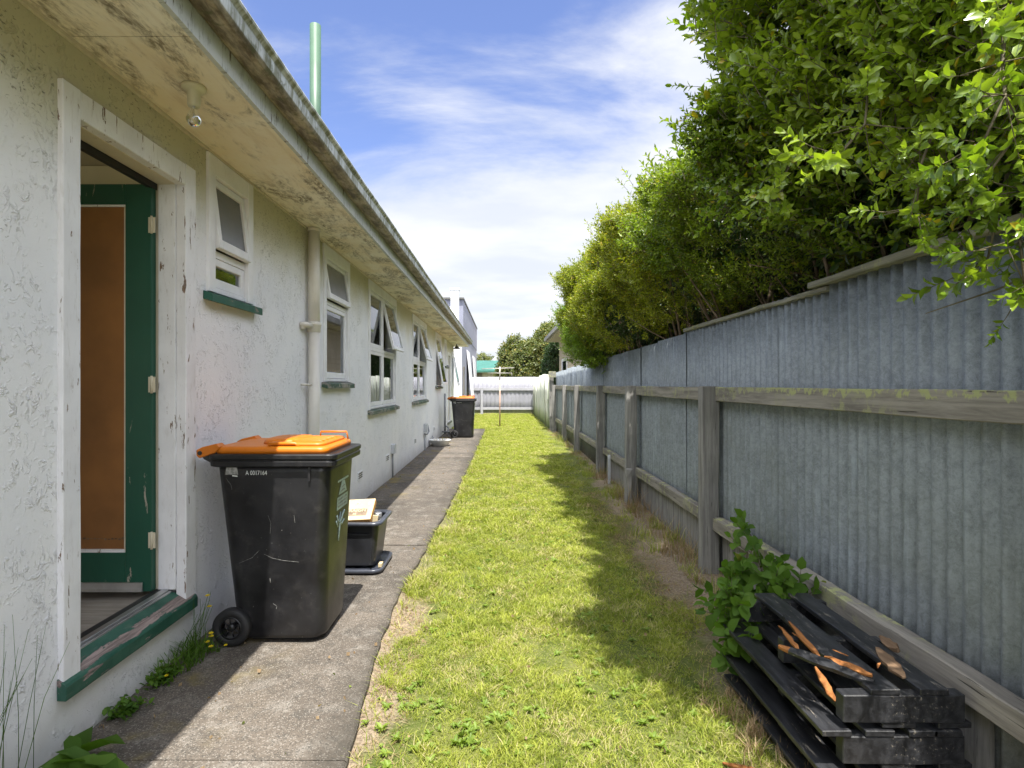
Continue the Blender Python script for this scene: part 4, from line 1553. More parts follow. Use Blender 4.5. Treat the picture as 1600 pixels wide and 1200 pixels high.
    def FP(y, z, off=0):
        return Vector((xf(z) + off, Y + y, z))
    m = MB()
    yc = .035
    m.add([FP(yc - .11, .842), FP(yc + .11, .842), FP(yc + .11, .854), FP(yc - .11, .854)], [(0, 1, 2, 3)])
    m.add([FP(yc - .085, .768), FP(yc + .085, .768), FP(yc + .03, .840), FP(yc - .03, .840)], [(0, 1, 2, 3)])
    m.add([FP(yc - .11, .682), FP(yc + .11, .682), FP(yc + .11, .756), FP(yc - .11, .756)], [(0, 1, 2, 3)])
    # scrawled mark
    for pts in ([(-.10, .655), (-.06, .60), (-.03, .66), (-.04, .56), (-.05, .50)], [(-.06, .62), (.0, .585), (.05, .60)], [(-.02, .60), (.02, .64), (.05, .655)], [(-.11, .625), (-.07, .585)]):
        m.tube([FP(yc + p[0], p[1], -.001) for p in pts], .006, 5)
    m.build("sticker", "mark_pale", b)
    m = MB()
    for k_ in range(3):
        zz = .735 - k_ * .020
        for q in range(7):
            y0_ = yc - .085 + q * .025
            m.add([FP(y0_, zz, .001), FP(y0_ + .018, zz, .001), FP(y0_ + .018, zz + .010, .001), FP(y0_, zz + .010, .001)], [(0, 1, 2, 3)])
    m.add([FP(yc - .03, .80, .001), FP(yc + .04, .81, .001), FP(yc + .02, .815, .001), FP(yc - .03, .808, .001)], [(0, 1, 2, 3)])
    m.add([FP(yc - .05, .78, .001), FP(yc + .05, .785, .001), FP(yc + .03, .79, .001), FP(yc - .05, .787, .001)], [(0, 1, 2, 3)])
    m.build("sticker_print", "mark_scuff", b)
    return b


bin1 = make_bin((-1.215, 3.30, 0), "large black wheelie bin with orange lid, nearest, standing by the open green door")


def copy_tree(o, parent=None):
    c = o.copy()
    COL.objects.link(c)
    if parent is not None: c.parent = parent
    for ch in list(o.children):
        copy_tree(ch, c)
    return c


bin2 = copy_tree(bin1)
bin2.location = (-1.02, 15.15, 0)
bin2["label"] = "far black wheelie bin with orange lid near the end of the concrete path"

# ================================================================== RECYCLING CRATE
cr = thing("recycling_crate", "black open recycling crate with a pale grey-blue rim, standing behind the near wheelie bin", "crate", (-1.19, 4.42, 0))
CX, CY = -1.19, 4.42
m = MB()
out_ = []
for (hx, hy, z) in ((.225, .165, .045), (.232, .172, .055), (.262, .196, .30), (.266, .200, .36)):
    out_.append(rrect(CX, CY, hx, hy, .04, z, 5))
inn = []
for (hx, hy, z) in ((.258, .192, .36), (.222, .162, .062)):
    inn.append(rrect(CX, CY, hx, hy, .036, z, 5))
m.loft(out_ + inn, 0, False)
m.build("crate_body", "crate_plastic", cr, bevel=.002)
m = MB()
pr = [(.262, .352), (.292, .354), (.300, .362), (.298, .376), (.286, .382), (.262, .380), (.256, .366)]
m.loft([rrect(CX, CY, a, a - .066, .07, z, 6) for a, z in pr] + [rrect(CX, CY, pr[0][0], pr[0][0] - .066, .07, pr[0][1], 6)], 0, True, False, False)
m.build("crate_rim", "crate_rim", cr)
for sy in (-1,):
    m = MB()
    m.box(CX - .20, CX + .20, CY + sy * .200 - .004, CY + sy * .200 + .010, .285, .295)
    m.box(CX + .205, CX + .215, CY - .192, CY - .178, .06, .33)
    m.build("crate_rib", "crate_plastic", cr)
# upturned lid under it
ld = thing("crate_lid", "upturned black plastic lid lying on the path under the recycling crate", "lid", (CX, CY, 0))
m = MB()
pr = [(.235, .004), (.275, .003), (.298, .012), (.302, .034), (.292, .040), (.286, .030), (.270, .020), (.235, .022)]
m.loft([rrect(CX, CY, a, a - .050, .075, z, 6) for a, z in pr], 0, True, True, True)
m.build("lid_tray", "crate_rim", ld)
m = MB(); m.box(CX + .262, CX + .288, CY - .17, CY - .11, .036, .060, 0, None); tag(m.build("paper_tag", "carton_pale"), None)
bpy.data.objects["paper_tag"].parent = ld
bpy.data.objects["paper_tag"].location = -Vector((CX, CY, 0))
# cartons
cn = thing("carton", "tan printed carton lying tilted on top of the black recycling crate", "carton", (CX, CY - .05, .36))
M = Matrix.Translation((CX + .085, CY - .155, .385)) @ Matrix.Rotation(R(-3), 4, 'Y') @ Matrix.Rotation(R(28), 4, 'X')
m = MB(); m.box(-.22, .115, 0, .24, -.045, .0, 0, M)
m.build("carton_box", "carton_side", cn, bevel=.003)
m = MB(); m.box(-.219, .114, .001, .239, .0003, .0013, 0, M); m.build("carton_face", "carton_pale", cn)
m = MB(); m.box(-.219, .075, .045, .125, .0014, .0020, 0, M)
m.build("print_band", "bark", cn)
m = MB()
o_ = M @ Vector((-.115, .092, .0024))
add_text(m, "STRAIGHT", .044, o_, (M.to_3x3() @ Vector((1, 0, 0))), (M.to_3x3() @ Vector((0, 1, 0))), bold=True)
add_text(m, "M", .030, M @ Vector((-.03, .056, .0024)), (M.to_3x3() @ Vector((1, 0, 0))), (M.to_3x3() @ Vector((0, 1, 0))), bold=True)
m.build("lettering", "carton_pale", cn)
m = MB()
m.add([M @ Vector(p) for p in ((.065, .17, .0016), (.085, .17, .0016), (.082, .205, .0016), (.073, .215, .0016), (.068, .200, .0016))], [(0, 1, 2, 3, 4)])
m.add([M @ Vector(p) for p in ((-.03, .165, .0016), (.005, .20, .0016), (-.002, .207, .0016), (-.036, .172, .0016))], [(0, 1, 2, 3)])
m.build("print_mark", "mark_scuff", cn)
m = MB(); m.box(-.02, .02, -.008, .008, 0, .13, 0, Matrix.Translation((CX + .222, CY - .13, .285)) @ Matrix.Rotation(R(6), 4, 'Y'))
tag(m.build("card_packet", "carton_pale", bevel=.001), "small cream card packet upright inside the crate, right of the carton", "packet")
m = MB(); m.lathe((CX + .21, CY + .05, .30), [(0, 0), (.032, 0), (.034, .09), (.030, .095), (0, .095)], 16)
tag(m.build("tin_can", "alloy"), "metal tin showing at the right inside the black crate", "tin")

# dish by the wall
ds = thing("planter_dish", "low white dish with dry clippings by the wall, short of the far bin", "dish", (-1.42, 13.0, 0))
m = MB(); m.lathe((-1.42, 13.0, 0), [(0, .005), (.17, .005), (.24, .13), (.25, .135), (.25, .145), (.235, .145), (.17, .03), (0, .03)], 20)
m.build("dish", "white_plastic", ds)
blades("dry_clippings", [(-1.42, 13.0, .03, 1.2)], "blade_dry", .14, .012, random.Random(3), parent=ds, n_per=50, rad=.14)

# ================================================================== CLOTHES LINE
ct = thing("clothes_line", "T-shaped metal clothesline post standing on the lawn before the back fence", "clothesline", (-.085, 19.2, 0))
m = MB(); m.tube([(-.085, 19.2, -.1), (-.085, 19.2, 1.55)], .024, 10); m.build("post", "rust_pole", ct)
m = MB(); m.tube([(-.085, 19.2, 1.55), (-.085, 19.2, 2.0)], .022, 10)
m.tube([(-.70, 19.2, 1.93), (.40, 19.2, 1.965)], .013, 8)
m.tube([(-.50, 19.25, 1.79), (.32, 19.25, 1.79)], .011, 8)
m.tube([(.32, 19.25, 1.80), (.32, 19.25, 1.66)], .008, 6)
m.build("cross_arm", "galv_pole", ct)

# ================================================================== PALLETS
def pallet(z0, label, tops=(1.045, 1.187, 1.329, 1.41)):
    """deck boards run along the fence, bearers run across it"""
    X0, X1, Y0, Y1 = 1.095, 1.515, 1.86, 2.70
    p = thing("pallet", label, "pallet", ((X0 + X1) / 2, (Y0 + Y1) / 2, z0), "black painted pallets stacked against the iron fence")
    for i, yc in enumerate((Y0, (Y0 + Y1) / 2 - .02, Y1 - .045)):
        m = MB()
        jbox(m, X0 + .02, X1, yc, yc + .045, z0 + .0205, z0 + .112, axis=0, segs=5, amp=.0015)
        m.build("bearer", "black_wood", p, bevel=.003)
    for i in range(3):
        if i == 0 and z0 > .1: continue
        x_ = X0 - .035 + i * .185
        m = MB(); jbox(m, x_, x_ + .11, Y0 + .004, Y1 + .02, z0 + .001, z0 + .019, axis=1, segs=8, amp=.0015)
        m.build("bottom_slat", "black_wood", p, bevel=.002)
    for x_ in tops:
        m = MB(); jbox(m, x_, x_ + .095, Y0 - .003, Y1 + .02, z0 + .1135, z0 + .1325, axis=1, segs=8, amp=.0015)
        m.build("top_slat", "black_wood", p, bevel=.002)
    return p


pallet(0.0, "black painted pallet lying on the ground, lowest of the stack by the fence")
pallet(.136, "black painted pallet in the middle of the stack by the fence")
pallet(.272, "black painted pallet on top of the stack, its near slats broken away", tops=(1.205, 1.365))
# slats still lying on the top pallet, shifted and rotten
# broken slats lying across
def plank(name, p0, p1, w_, t_, mat, label, roll=0.0, jag=True, cat="broken slat", group=None, mat2=None):
    p0, p1 = Vector(p0), Vector(p1)
    d = (p1 - p0); L_ = d.length; d.normalize()
    s_ = d.cross(Vector((0, 0, 1))).normalized()
    s_ = Matrix.Rotation(roll, 3, d) @ s_
    u_ = s_.cross(d)
    rings = []
    n_ = 8
    for i in range(n_ + 1):
        t = i / n_
        ww = w_ * (1 if not jag else (min(1, .25 + 2.2 * t) * min(1, .3 + 3 * (1 - t))))
        c = p0 + d * L_ * t + s_ * random.uniform(-.003, .003)
        a_ = ww / 2 * random.uniform(.85, 1.1); b_ = ww / 2 * random.uniform(.85, 1.1)
        hh = t_ / 2 * random.uniform(.7, 1.1)
        rings.append([c - s_ * a_ - u_ * hh, c + s_ * b_ - u_ * hh, c + s_ * b_ + u_ * hh, c - s_ * a_ + u_ * hh])
    m = MB()
    m.loft(rings, 0, False)
    mats = [mat, mat2 or mat]
    if mat2:
        for q in range(len(m.f)):
            if random.random() < .14 or q in (0, 1, 2): m.mi[q] = 1
    o = m.build(name, mats, bevel=.001)
    return tag(o, label, cat, group)


GS = "splintered slats lying on the pallet stack"
plank("broken_slat", (1.03, 2.12, 0.426), (1.235, 1.89, 0.412), .045, .016, "black_wood", "black broken slat with raw orange ends lying crosswise over the pallets", .25, mat2="wood_split", group=GS)
plank("broken_slat", (1.125, 2.31, 0.419), (1.10, 2.09, 0.412), .016, .012, "wood_split", "thin orange splinter leaning in the gap, leftmost on the pallets", .3, group=GS)
plank("broken_slat", (1.18, 2.34, 0.424), (1.14, 2.04, 0.416), .020, .012, "wood_split", "longer orange split stick beside the leftmost splinter on the pallets", .2, group=GS)
plank("broken_slat", (1.20, 2.42, 0.417), (1.18, 2.02, 0.410), .050, .014, "black_wood", "black slat piece between the orange splinters and the whole slats", .1, group=GS)
plank("broken_slat", (1.41, 2.14, 0.409), (1.36, 1.93, 0.406), .045, .012, "wood_raw", "crumbly brown rotten piece on the whole slats near the fence", .1, group=GS)
plank("broken_slat", (1.475, 2.22, 0.412), (1.475, 2.12, 0.410), .035, .02, "wood_raw", "small dark brown rotten chunk against the bottom rail", .5, group=GS)
plank("broken_slat", (1.10, 2.00, 0.409), (1.13, 1.93, 0.324), .022, .012, "wood_split", "short orange chip hanging inside the near corner of the top pallet", .5, group=GS)
plank("broken_slat", (1.15, 2.03, 0.430), (1.235, 1.90, 0.428), .022, .012, "wood_split", "ragged orange chip at the near end of the crosswise slat", .5, group=GS)
rq = random.Random(33)
for i_, (x_, y_, lab_) in enumerate(((1.16, 2.20, "tiny orange splinter on the lower slats under the leftmost stick"), (1.25, 2.06, "tiny orange splinter beside the ragged chip"), (1.12, 2.02, "tiny orange splinter just left of the crosswise slat's middle"), (1.30, 1.97, "tiny orange splinter on the near end of the left whole slat"))):
    a_ = rq.uniform(0, 3.1)
    plank("wood_splinter", (x_, y_, .418), (x_ + .06 * math.cos(a_), y_ + .06 * math.sin(a_), .415), .008, .004, "wood_split", lab_, .2, cat="splinter", group=GS)
plank("wood_strip", (.82, 2.12, -.01), (1.0, 2.03, -.005), .028, .008, "wood_split", "orange wood strip on the ground in front of the pallets", .1, cat="wood strip")

# ================================================================== NEIGHBOURING BUILDINGS
NX = -1.56
nb = thing("neighbour_building", "tall white flat-roofed house with a chimney, beyond the end of the long house", "building", (NX - 3, 27, 0))
m = MB(); m.box(NX - 6, NX, 21.9, 34.4, -.1, 3.45); m.build("wall", ["render_lilac"], nb)
m = MB(); m.box(NX - 6, NX - .003, 21.89, 21.899, -.1, 3.45); m.build("front_wall", "render_white", nb)
m = MB(); m.box(NX - 6, NX + .02, 22.4, 34.45, 3.453, 4.75); m.build("parapet", "render_band", nb)
m = MB(); m.box(NX - 6, NX + .05, 22.3, 34.5, 4.752, 4.82); m.build("parapet_cap", "mark_dark", nb)
m = MB(); m.box(NX - .40, NX - .10, 21.60, 21.888, -.1, 5.0); m.box(NX - .43, NX - .07, 21.57, 21.888, 5.001, 5.07); m.build("chimney", "render_white", nb)
for (a, b, z0_, z1_, ang) in ((24.7, 26.6, .9, 2.9, 6), (29.5, 32.0, 1.6, 2.9, 4)):
    m = MB()
    hg = Vector((NX + .03, 0, z1_))
    Mx = Matrix.Translation(hg) @ Matrix.Rotation(R(-ang), 4, 'Y') @ Matrix.Translation(-hg)
    m.box(NX + .004, NX + .04, a, b, z0_, z1_, 0, Mx)
    wn = m.build("window", "white_paint_sound", nb)
    MB().box(NX + .001, NX + .003, a - .05, b + .05, z0_ - .9, z0_ + .1).build("window_recess", "interior_dark", wn)
m = MB(); m.box(NX + .001, NX + .04, 22.6, 23.2, 2.0, 2.12); m.box(NX + .001, NX + .02, 22.6, 23.2, 1.0, 2.0); m.build("window", "interior_dark", nb)

rh = thing("weatherboard_house", "beige weatherboard house behind the hedge end with a low tiled eave", "house", (3.5, 20, 0))
RX = 2.55
m = MB()
for i in range(19):
    z0_ = .1 + i * .17
    m.box(RX - .012 - .008, RX + .1, 14.0, 25.3, z0_, z0_ + .165, 0)
    m.box(RX - .028, RX - .0201, 14.0, 25.3, z0_, z0_ + .03, 0)
m.build("wall", "weatherboard", rh)
m = MB(); m.box(RX, RX + 5, 25.0, 25.28, 0, 3.3); m.build("end_wall", "weatherboard", rh)
m = MB(); m.box(2.02, RX + 5.2, 13.8, 25.9, 3.33, 3.36); m.build("eave_soffit", "cream_paint", rh)
m = MB(); m.box(1.90, 2.018, 13.8, 25.9, 3.35, 3.50); m.build("gutter", "house_gutter", rh)
m = MB(); m.add([(1.93, 13.6, 3.52), (1.93, 25.95, 3.52), (5.2, 25.95, 5.0), (5.2, 13.6, 5.0), (8.4, 13.6, 3.5), (8.4, 25.95, 3.5)], [(0, 1, 2, 3), (3, 2, 5, 4)]); m.build("roof", "roof_iron", rh, solid=.03)
m = MB(); bars(m, 22.0, 23.9, 1.0, 2.45, .10, RX - .07, RX - .022); wn = m.build("window", "white_paint_sound", rh)
MB().box(RX - .045, RX - .035, 22.1, 23.8, 1.1, 2.35).build("pane", "window_glass", wn)
MB().box(RX - .034, RX - .029, 22.1, 23.8, 1.1, 2.35).build("blind", "curtain_grey", wn)

gh = thing("green_roofed_house", "low house with a green metal roof beyond the back fence", "house", (-1, 40, 0))
m = MB(); m.box(-5, .6, 40.5, 46, 0, 2.32); m.build("wall", "pale_wall", gh)
m = MB(); m.box(-4.0, -1.45, 40.42, 40.498, 1.2, 2.2); m.box(-.35, .3, 40.42, 40.498, 1.2, 2.2); m.build("window", "interior_dark", gh)
m = MB()
for i in range(24):
    x_ = -5.4 + i * .26
    m.add([(x_, 40.0, 2.36), (x_ + .22, 40.0, 2.36), (x_ + .22, 44, 3.25), (x_, 44, 3.25)], [(0, 1, 2, 3)])
    m.add([(x_ + .22, 40.0, 2.38), (x_ + .26, 40.0, 2.38), (x_ + .26, 44, 3.27), (x_ + .22, 44, 3.27)], [(0, 1, 2, 3)])
m.build("roof", "roof_green", gh, solid=.02)
MB().box(-5.4, .86, 39.93, 39.99, 2.26, 2.40).build("gutter", "roof_green", gh)
gg = thing("grey_gabled_house", "distant house with grey gabled roof behind the green roof", "house", (0, 60, 0))
m = MB(); m.box(-3, 6, 60, 68, 0, 3.0); m.build("wall", "pale_wall", gg)
m = MB(); m.add([(-3.4, 59.6, 2.95), (6.4, 59.6, 2.95), (6.4, 64, 5.2), (.6, 64, 5.2), (-3.4, 68.4, 2.95), (6.4, 68.4, 2.95)], [(0, 1, 2, 3), (0, 3, 4), (4, 3, 2, 5)]); m.build("roof", "roof_iron", gg, solid=.03)


# ================================================================== PLANTS
def stem_bundle(name, roots, parent, mat="bark", rng=random.Random(1), top=2.6, spreadx=(-.7, .3), spready=.5, r=.018, sub=3):
    mb = MB()
    for (rx, ry) in roots:
        p = Vector((rx, ry, -.05))
        tx = rx + rng.uniform(*spreadx); ty = ry + rng.uniform(-spready, spready)
        tz = top * rng.uniform(.85, 1.2)
        pts = []
        for i in range(6):
            t = i / 5
            pts.append((p.x + (tx - p.x) * t ** 1.6 + rng.uniform(-.03, .03), p.y + (ty - p.y) * t ** 1.3 + rng.uniform(-.03, .03), p.z + (tz - p.z) * t))
        pts = [(max(a, 1.76), b, c) if c < 2.1 else (a, b, c) for a, b, c in pts]
        mb.tube(pts, [r * (1.25 - .9 * i / 5) for i in range(6)], 6)
        for k_ in range(sub):
            i = rng.choice((2, 3, 4))
            b0 = Vector(pts[i])
            e = b0 + Vector((rng.uniform(-.65, .25), rng.uniform(-.45, .45), rng.uniform(.25, .7)))
            e.x = max(e.x, 1.80 if e.z < 2.15 else 1.35)
            mid = (b0 + e) / 2 + Vector((rng.uniform(-.05, .05), rng.uniform(-.05, .05), rng.uniform(-.02, .06)))
            mb.tube([b0, mid, e], [r * .5, r * .35, r * .15], 5)
    return mb.build(name, mat, parent)


def hedge(name, label, xf, xb, y0, y1, zlo, ztop, n, L, lw, mat, seed, rich=False, cat="hedge shrub", nl=9, slen=.11, open_bottom=.5, n_int=0, lumpk=.55, amp=.11, hang=0.0, ncap=1.0, group="clipped shrubs of the hedge behind the iron fence", shoots=.05):
    rng = np.random.default_rng(seed)
    o = thing(name, label, cat, ((xf + xb) / 2 + .3, (y0 + y1) / 2, 0), group)
    temps = [sprig(nl, L, lw, slen, rich, random.Random(seed * 10 + i)) for i in range(6)]
    hx, hy, hz = (xb - xf), (y1 - y0), (ztop - zlo)
    A = np.array([hy * hz * 1.0, hx * hy * .55 * ncap, hx * hz * .5, hx * hz * .35])   # front, top, near end, far end
    A = A / A.sum()
    cnt = rng.multinomial(n, A)
    P, D = [], []
    # front
    k = cnt[0]; yy = rng.uniform(y0, y1, k); zz = rng.uniform(0, 1, k) ** .9 * hz + zlo
    P.append(np.stack([np.full(k, xf), yy, zz], 1)); D.append(np.tile([-1.0, 0, .15], (k, 1)))
    k = cnt[1]; P.append(np.stack([rng.uniform(xf, xb, k), rng.uniform(y0, y1, k), np.full(k, ztop)], 1)); D.append(np.tile([0, 0, 1.0], (k, 1)))
    k = cnt[2]; P.append(np.stack([rng.uniform(xf, xb, k), np.full(k, y0), rng.uniform(zlo, ztop, k)], 1)); D.append(np.tile([0, -1.0, 0], (k, 1)))
    k = cnt[3]; P.append(np.stack([rng.uniform(xf, xb, k), np.full(k, y1), rng.uniform(zlo, ztop, k)], 1)); D.append(np.tile([0, 1.0, 0], (k, 1)))
    P = np.concatenate(P); D = np.concatenate(D)
    # rounded shoulder on top edge and ends
    t = np.clip((P[:, 2] - (ztop - .35)) / .35, 0, 1); u = np.clip(1 - (P[:, 0] - xf) / .35, 0, 1)
    P[:, 0] += .16 * t ** 2 * u; P[:, 2] -= .14 * u ** 2 * t
    # undercut: lower face recedes
    t = np.clip(1 - (P[:, 2] - zlo) / .55, 0, 1)
    P[:, 0] += open_bottom * t ** 1.3 * np.clip(1 - (P[:, 0] - xf) / hx, 0, 1)
    lp = lump(P, lumpk, seed) * amp * .9 + lump(P, lumpk * 2.4, seed + 1) * amp * .75 + lump(P, lumpk * 6, seed + 2) * amp * .45
    depth = rng.exponential(.07, len(P))
    P = P + D * (lp - depth)[:, None]
    gap = lump(P, 1.7, seed + 5) * .6 + lump(P, 4.2, seed + 6) * .5
    low = np.clip(1 - (P[:, 2] - zlo) / .55, 0, 1)
    keep = rng.random(len(P)) < np.clip(1.05 - .75 * np.clip(gap, 0, 1) - low * .6 * (open_bottom > .2), .05, 1)
    P, D = P[keep], D[keep]
    dr = D * .8 + rng.normal(size=P.shape) * .55 + np.array([-.1, 0, .55])
    sc = rng.uniform(.7, 1.25, len(P))
    # long shoots on the outside
    ns = int(len(P) * shoots)
    ii = rng.integers(0, len(P), ns)
    Pe = P[ii] + D[ii] * rng.uniform(.06, .16, (ns, 1)); De = D[ii] * .6 + rng.normal(size=(ns, 3)) * .3 + np.array([0, 0, .7])
    P = np.concatenate([P, Pe]); dr = np.concatenate([dr, De]); sc = np.concatenate([sc, rng.uniform(.9, 1.3, ns)])
    # interior fill; darker leaf colour paints in the shade inside the hedge
    if n_int:
        Pi = np.stack([rng.uniform(xf + .25, xb, n_int), rng.uniform(y0 - .1, y1 + .1, n_int), rng.uniform(zlo + .1, ztop - .1, n_int)], 1)
        lowi = np.clip(1 - (Pi[:, 2] - zlo) / .5, 0, 1)
        ki = (Pi[:, 0] > xf + .25 + lowi * open_bottom * 1.1)
        Pi = Pi[ki]
        realise("inner_shade_foliage", temps, Pi, rng.normal(size=Pi.shape) + np.array([-.3, 0, .3]), rng.uniform(1.2, 2.0, len(Pi)), ["leaf_dark", "twig"], o, rng)
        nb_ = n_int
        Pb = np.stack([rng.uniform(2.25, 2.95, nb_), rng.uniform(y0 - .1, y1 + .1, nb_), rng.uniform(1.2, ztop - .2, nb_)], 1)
        realise("rear_blocking_foliage", temps, Pb, rng.normal(size=Pb.shape) + np.array([-.5, 0, .3]), rng.uniform(1.5, 2.4, nb_), ["leaf_dark", "twig"], o, rng)  # rear leaves added to block light coming through the hedge from behind
    realise("foliage", temps, P, dr, sc, [mat, "twig"], o, rng)
    rr = random.Random(seed)
    ns_ = max(5, int(hy * 7))
    stem_bundle("stems", [(rr.uniform(1.95, 2.35), rr.uniform(y0 + .05, y1 - .05)) for _ in range(ns_)], o, rng=rr, top=min(ztop - .4, 2.7))
    return o


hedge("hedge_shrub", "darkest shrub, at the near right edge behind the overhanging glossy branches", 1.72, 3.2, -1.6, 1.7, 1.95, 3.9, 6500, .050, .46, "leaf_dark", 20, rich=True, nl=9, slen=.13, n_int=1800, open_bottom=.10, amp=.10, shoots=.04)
near_shrub = hedge("hedge_shrub", "glossy broad-leaved shrub near the camera, overhanging the capped fence", 1.13, 3.2, 1.48, 2.85, 2.0, 3.95, 9500, .048, .46, "leaf_glossy", 21, rich=True, nl=9, slen=.13, n_int=4200, open_bottom=.35, amp=.17, shoots=.09)
hedge("hedge_shrub", "dense green shrub just past the near glossy shrub, dark stems showing under it", 1.13, 3.0, 2.75, 4.65, 2.0, 2.95, 10500, .037, .44, "leaf_hedge", 22, nl=10, slen=.10, n_int=2600, open_bottom=.80, amp=.15)
hedge("hedge_shrub", "yellowest shrub, in the middle of the hedge", 1.09, 3.0, 4.6, 6.8, 2.0, 3.12, 11000, .036, .42, "leaf_yellow", 23, nl=10, slen=.10, n_int=2600, open_bottom=.70, amp=.16)
hedge("hedge_shrub", "green shrub between the yellow shrub and the last one of the hedge", 1.05, 3.0, 6.7, 8.9, 1.9, 3.22, 9500, .039, .42, "leaf_yellow", 24, nl=10, slen=.11, n_int=2400, open_bottom=.45, amp=.14)
hedge("hedge_shrub", "fresh green shrub at the far end of the hedge, hanging over the fence top", 1.20, 3.0, 8.8, 10.35, 1.72, 3.22, 9000, .040, .42, "leaf_fresh", 25, nl=10, slen=.12, n_int=2600, open_bottom=.20, amp=.11)


# leafy branches of the near shrub that droop in front of the fence
def droop():
    rng = np.random.default_rng(91)
    rr = random.Random(9)
    par = near_shrub
    temps = [sprig(9, .050, .48, .12, True, random.Random(900 + i)) for i in range(5)]
    mb = MB()
    P, D = [], []
    heads = [((1.75, 1.9, 2.5), (1.38, 1.60, 1.76)), ((1.7, 1.8, 2.4), (1.38, 1.50, 1.66)), ((1.6, 2.0, 2.6), (1.05, 1.75, 2.1)),
             ((1.7, 1.6, 2.3), (1.42, 1.42, 1.74)), ((1.5, 1.6, 2.5), (1.15, 1.35, 1.98)), ((1.5, 2.5, 2.5), (1.10, 2.25, 2.12)), ((1.6, 1.4, 2.4), (1.34, 1.62, 1.86)), ((1.5, 2.9, 2.6), (1.05, 2.7, 2.25)),
             ((1.5, 1.9, 2.5), (1.22, 1.66, 1.92))]
    for a, b in heads:
        a, b = Vector(a), Vector(b)
        n_ = 9
        pts = []
        for i in range(n_ + 1):
            t = i / n_
            p = a.lerp(b, t) + Vector((0, 0, .22 * math.sin(t * math.pi) * (1 - t * .3))) + Vector((rr.uniform(-.02, .02), rr.uniform(-.02, .02), 0))
            pts.append(p)
        mb.tube(pts, [.008 * (1 - .8 * i / n_) + .0015 for i in range(n_ + 1)], 6)
        for i in range(3, n_ + 1):
            ax_ = (pts[i] - pts[i - 1]).normalized()
            P.append(tuple(pts[i])); D.append(tuple(ax_ + Vector((rr.gauss(0, .3), rr.gauss(0, .3), .35))))
            for q in range(6):
                d = Vector((rr.gauss(-.3, .7), rr.gauss(-.2, .7), rr.gauss(.15, .55))).normalized() + ax_ * .9
                ln = rr.uniform(.02, .13)
                e = pts[i] + d.normalized() * ln
                if ln > .06: mb.tube([pts[i], e], [.0022, .0012], 4)
                P.append(tuple(e)); D.append(tuple(d + Vector((0, 0, .2))))
    # bare twig ends
    mb.tube([(1.56, 1.62, 1.74), (1.45, 1.66, 1.68), (1.28, 1.72, 1.615)], [.004, .003, .0015], 5)
    mb.build("drooping_branch", "twig", par)
    P = np.array(P); D = np.array(D)
    realise("drooping_leaves", temps, P, D, rng.uniform(.6, .98, len(P)), ["leaf_glossy", "twig"], par, rng)


droop()


def blob_tree(name, label, c, rad, n, L, mat, seed, trunk=True, lw=.4, nl=8, group=None, cat="tree", flat=1.0):
    rng = np.random.default_rng(seed)
    o = thing(name, label, cat, (c[0], c[1], 0), group)
    temps = [sprig(nl, L, lw, L * 1.6, False, random.Random(seed * 7 + i), 65) for i in range(5)]
    v = rng.normal(size=(n, 3)); v /= np.linalg.norm(v, axis=1, keepdims=True)
    r = 1 - rng.exponential(.10, n)
    P0 = v * r[:, None] * np.array(rad) + np.array(c)
    lp = lump(P0, .45 / max(rad) * 2.2, seed) * .13 + lump(P0, 1.6 / max(rad) * 2, seed + 3) * .10
    P = P0 + v * (lp * min(rad))[:, None]
    gap = lump(P, 2.6 / max(rad) * 1.6, seed + 4)
    keep = (rng.random(n) < np.clip(1.1 - .6 * np.clip(gap, 0, 1), .1, 1)) & (P[:, 2] > .3)
    P, v = P[keep], v[keep]
    dr = v + rng.normal(size=P.shape) * .5 + np.array([0, 0, .4])
    realise("crown", temps, P, dr, rng.uniform(.7, 1.3, len(P)), [mat, "twig"], o, rng)
    rr = random.Random(seed)
    mb = MB()
    mb.tube([(c[0], c[1], -.1), (c[0] + .05, c[1], c[2] * .5), (c[0], c[1], c[2])], [.12, .09, .05], 8)
    for i in range(9):
        a = rr.uniform(0, 6.28)
        e = (c[0] + math.cos(a) * rad[0] * .7, c[1] + math.sin(a) * rad[1] * .7, c[2] + rad[2] * rr.uniform(-.2, .7))
        mb.tube([(c[0], c[1], c[2] * rr.uniform(.4, .9)), e], [.05, .012], 6)
    mb.build("trunk", "bark", o)
    return o


blob_tree("broadleaf_tree", "rounded yellow-green tree showing above the back fence", (1.25, 31.0, 2.1), (1.45, 1.4, 1.65), 3400, .17, "leaf_far", 41)
blob_tree("broadleaf_tree", "taller bushy tree behind, touching the weatherboard eave", (2.55, 30.5, 2.4), (1.15, 1.3, 2.15), 3000, .17, "leaf_far", 42)
blob_tree("climber_shrub", "dark narrow evergreen shrub at the corner of the weatherboard house", (2.45, 26.6, 1.9), (.5, .6, 1.5), 2600, .09, "leaf_dark", 43, cat="shrub")
blob_tree("distant_tree", "small distant tree top beside the white building", (-2.2, 62, 3.2), (1.2, 1.2, 1.3), 900, .22, "leaf_far", 44)

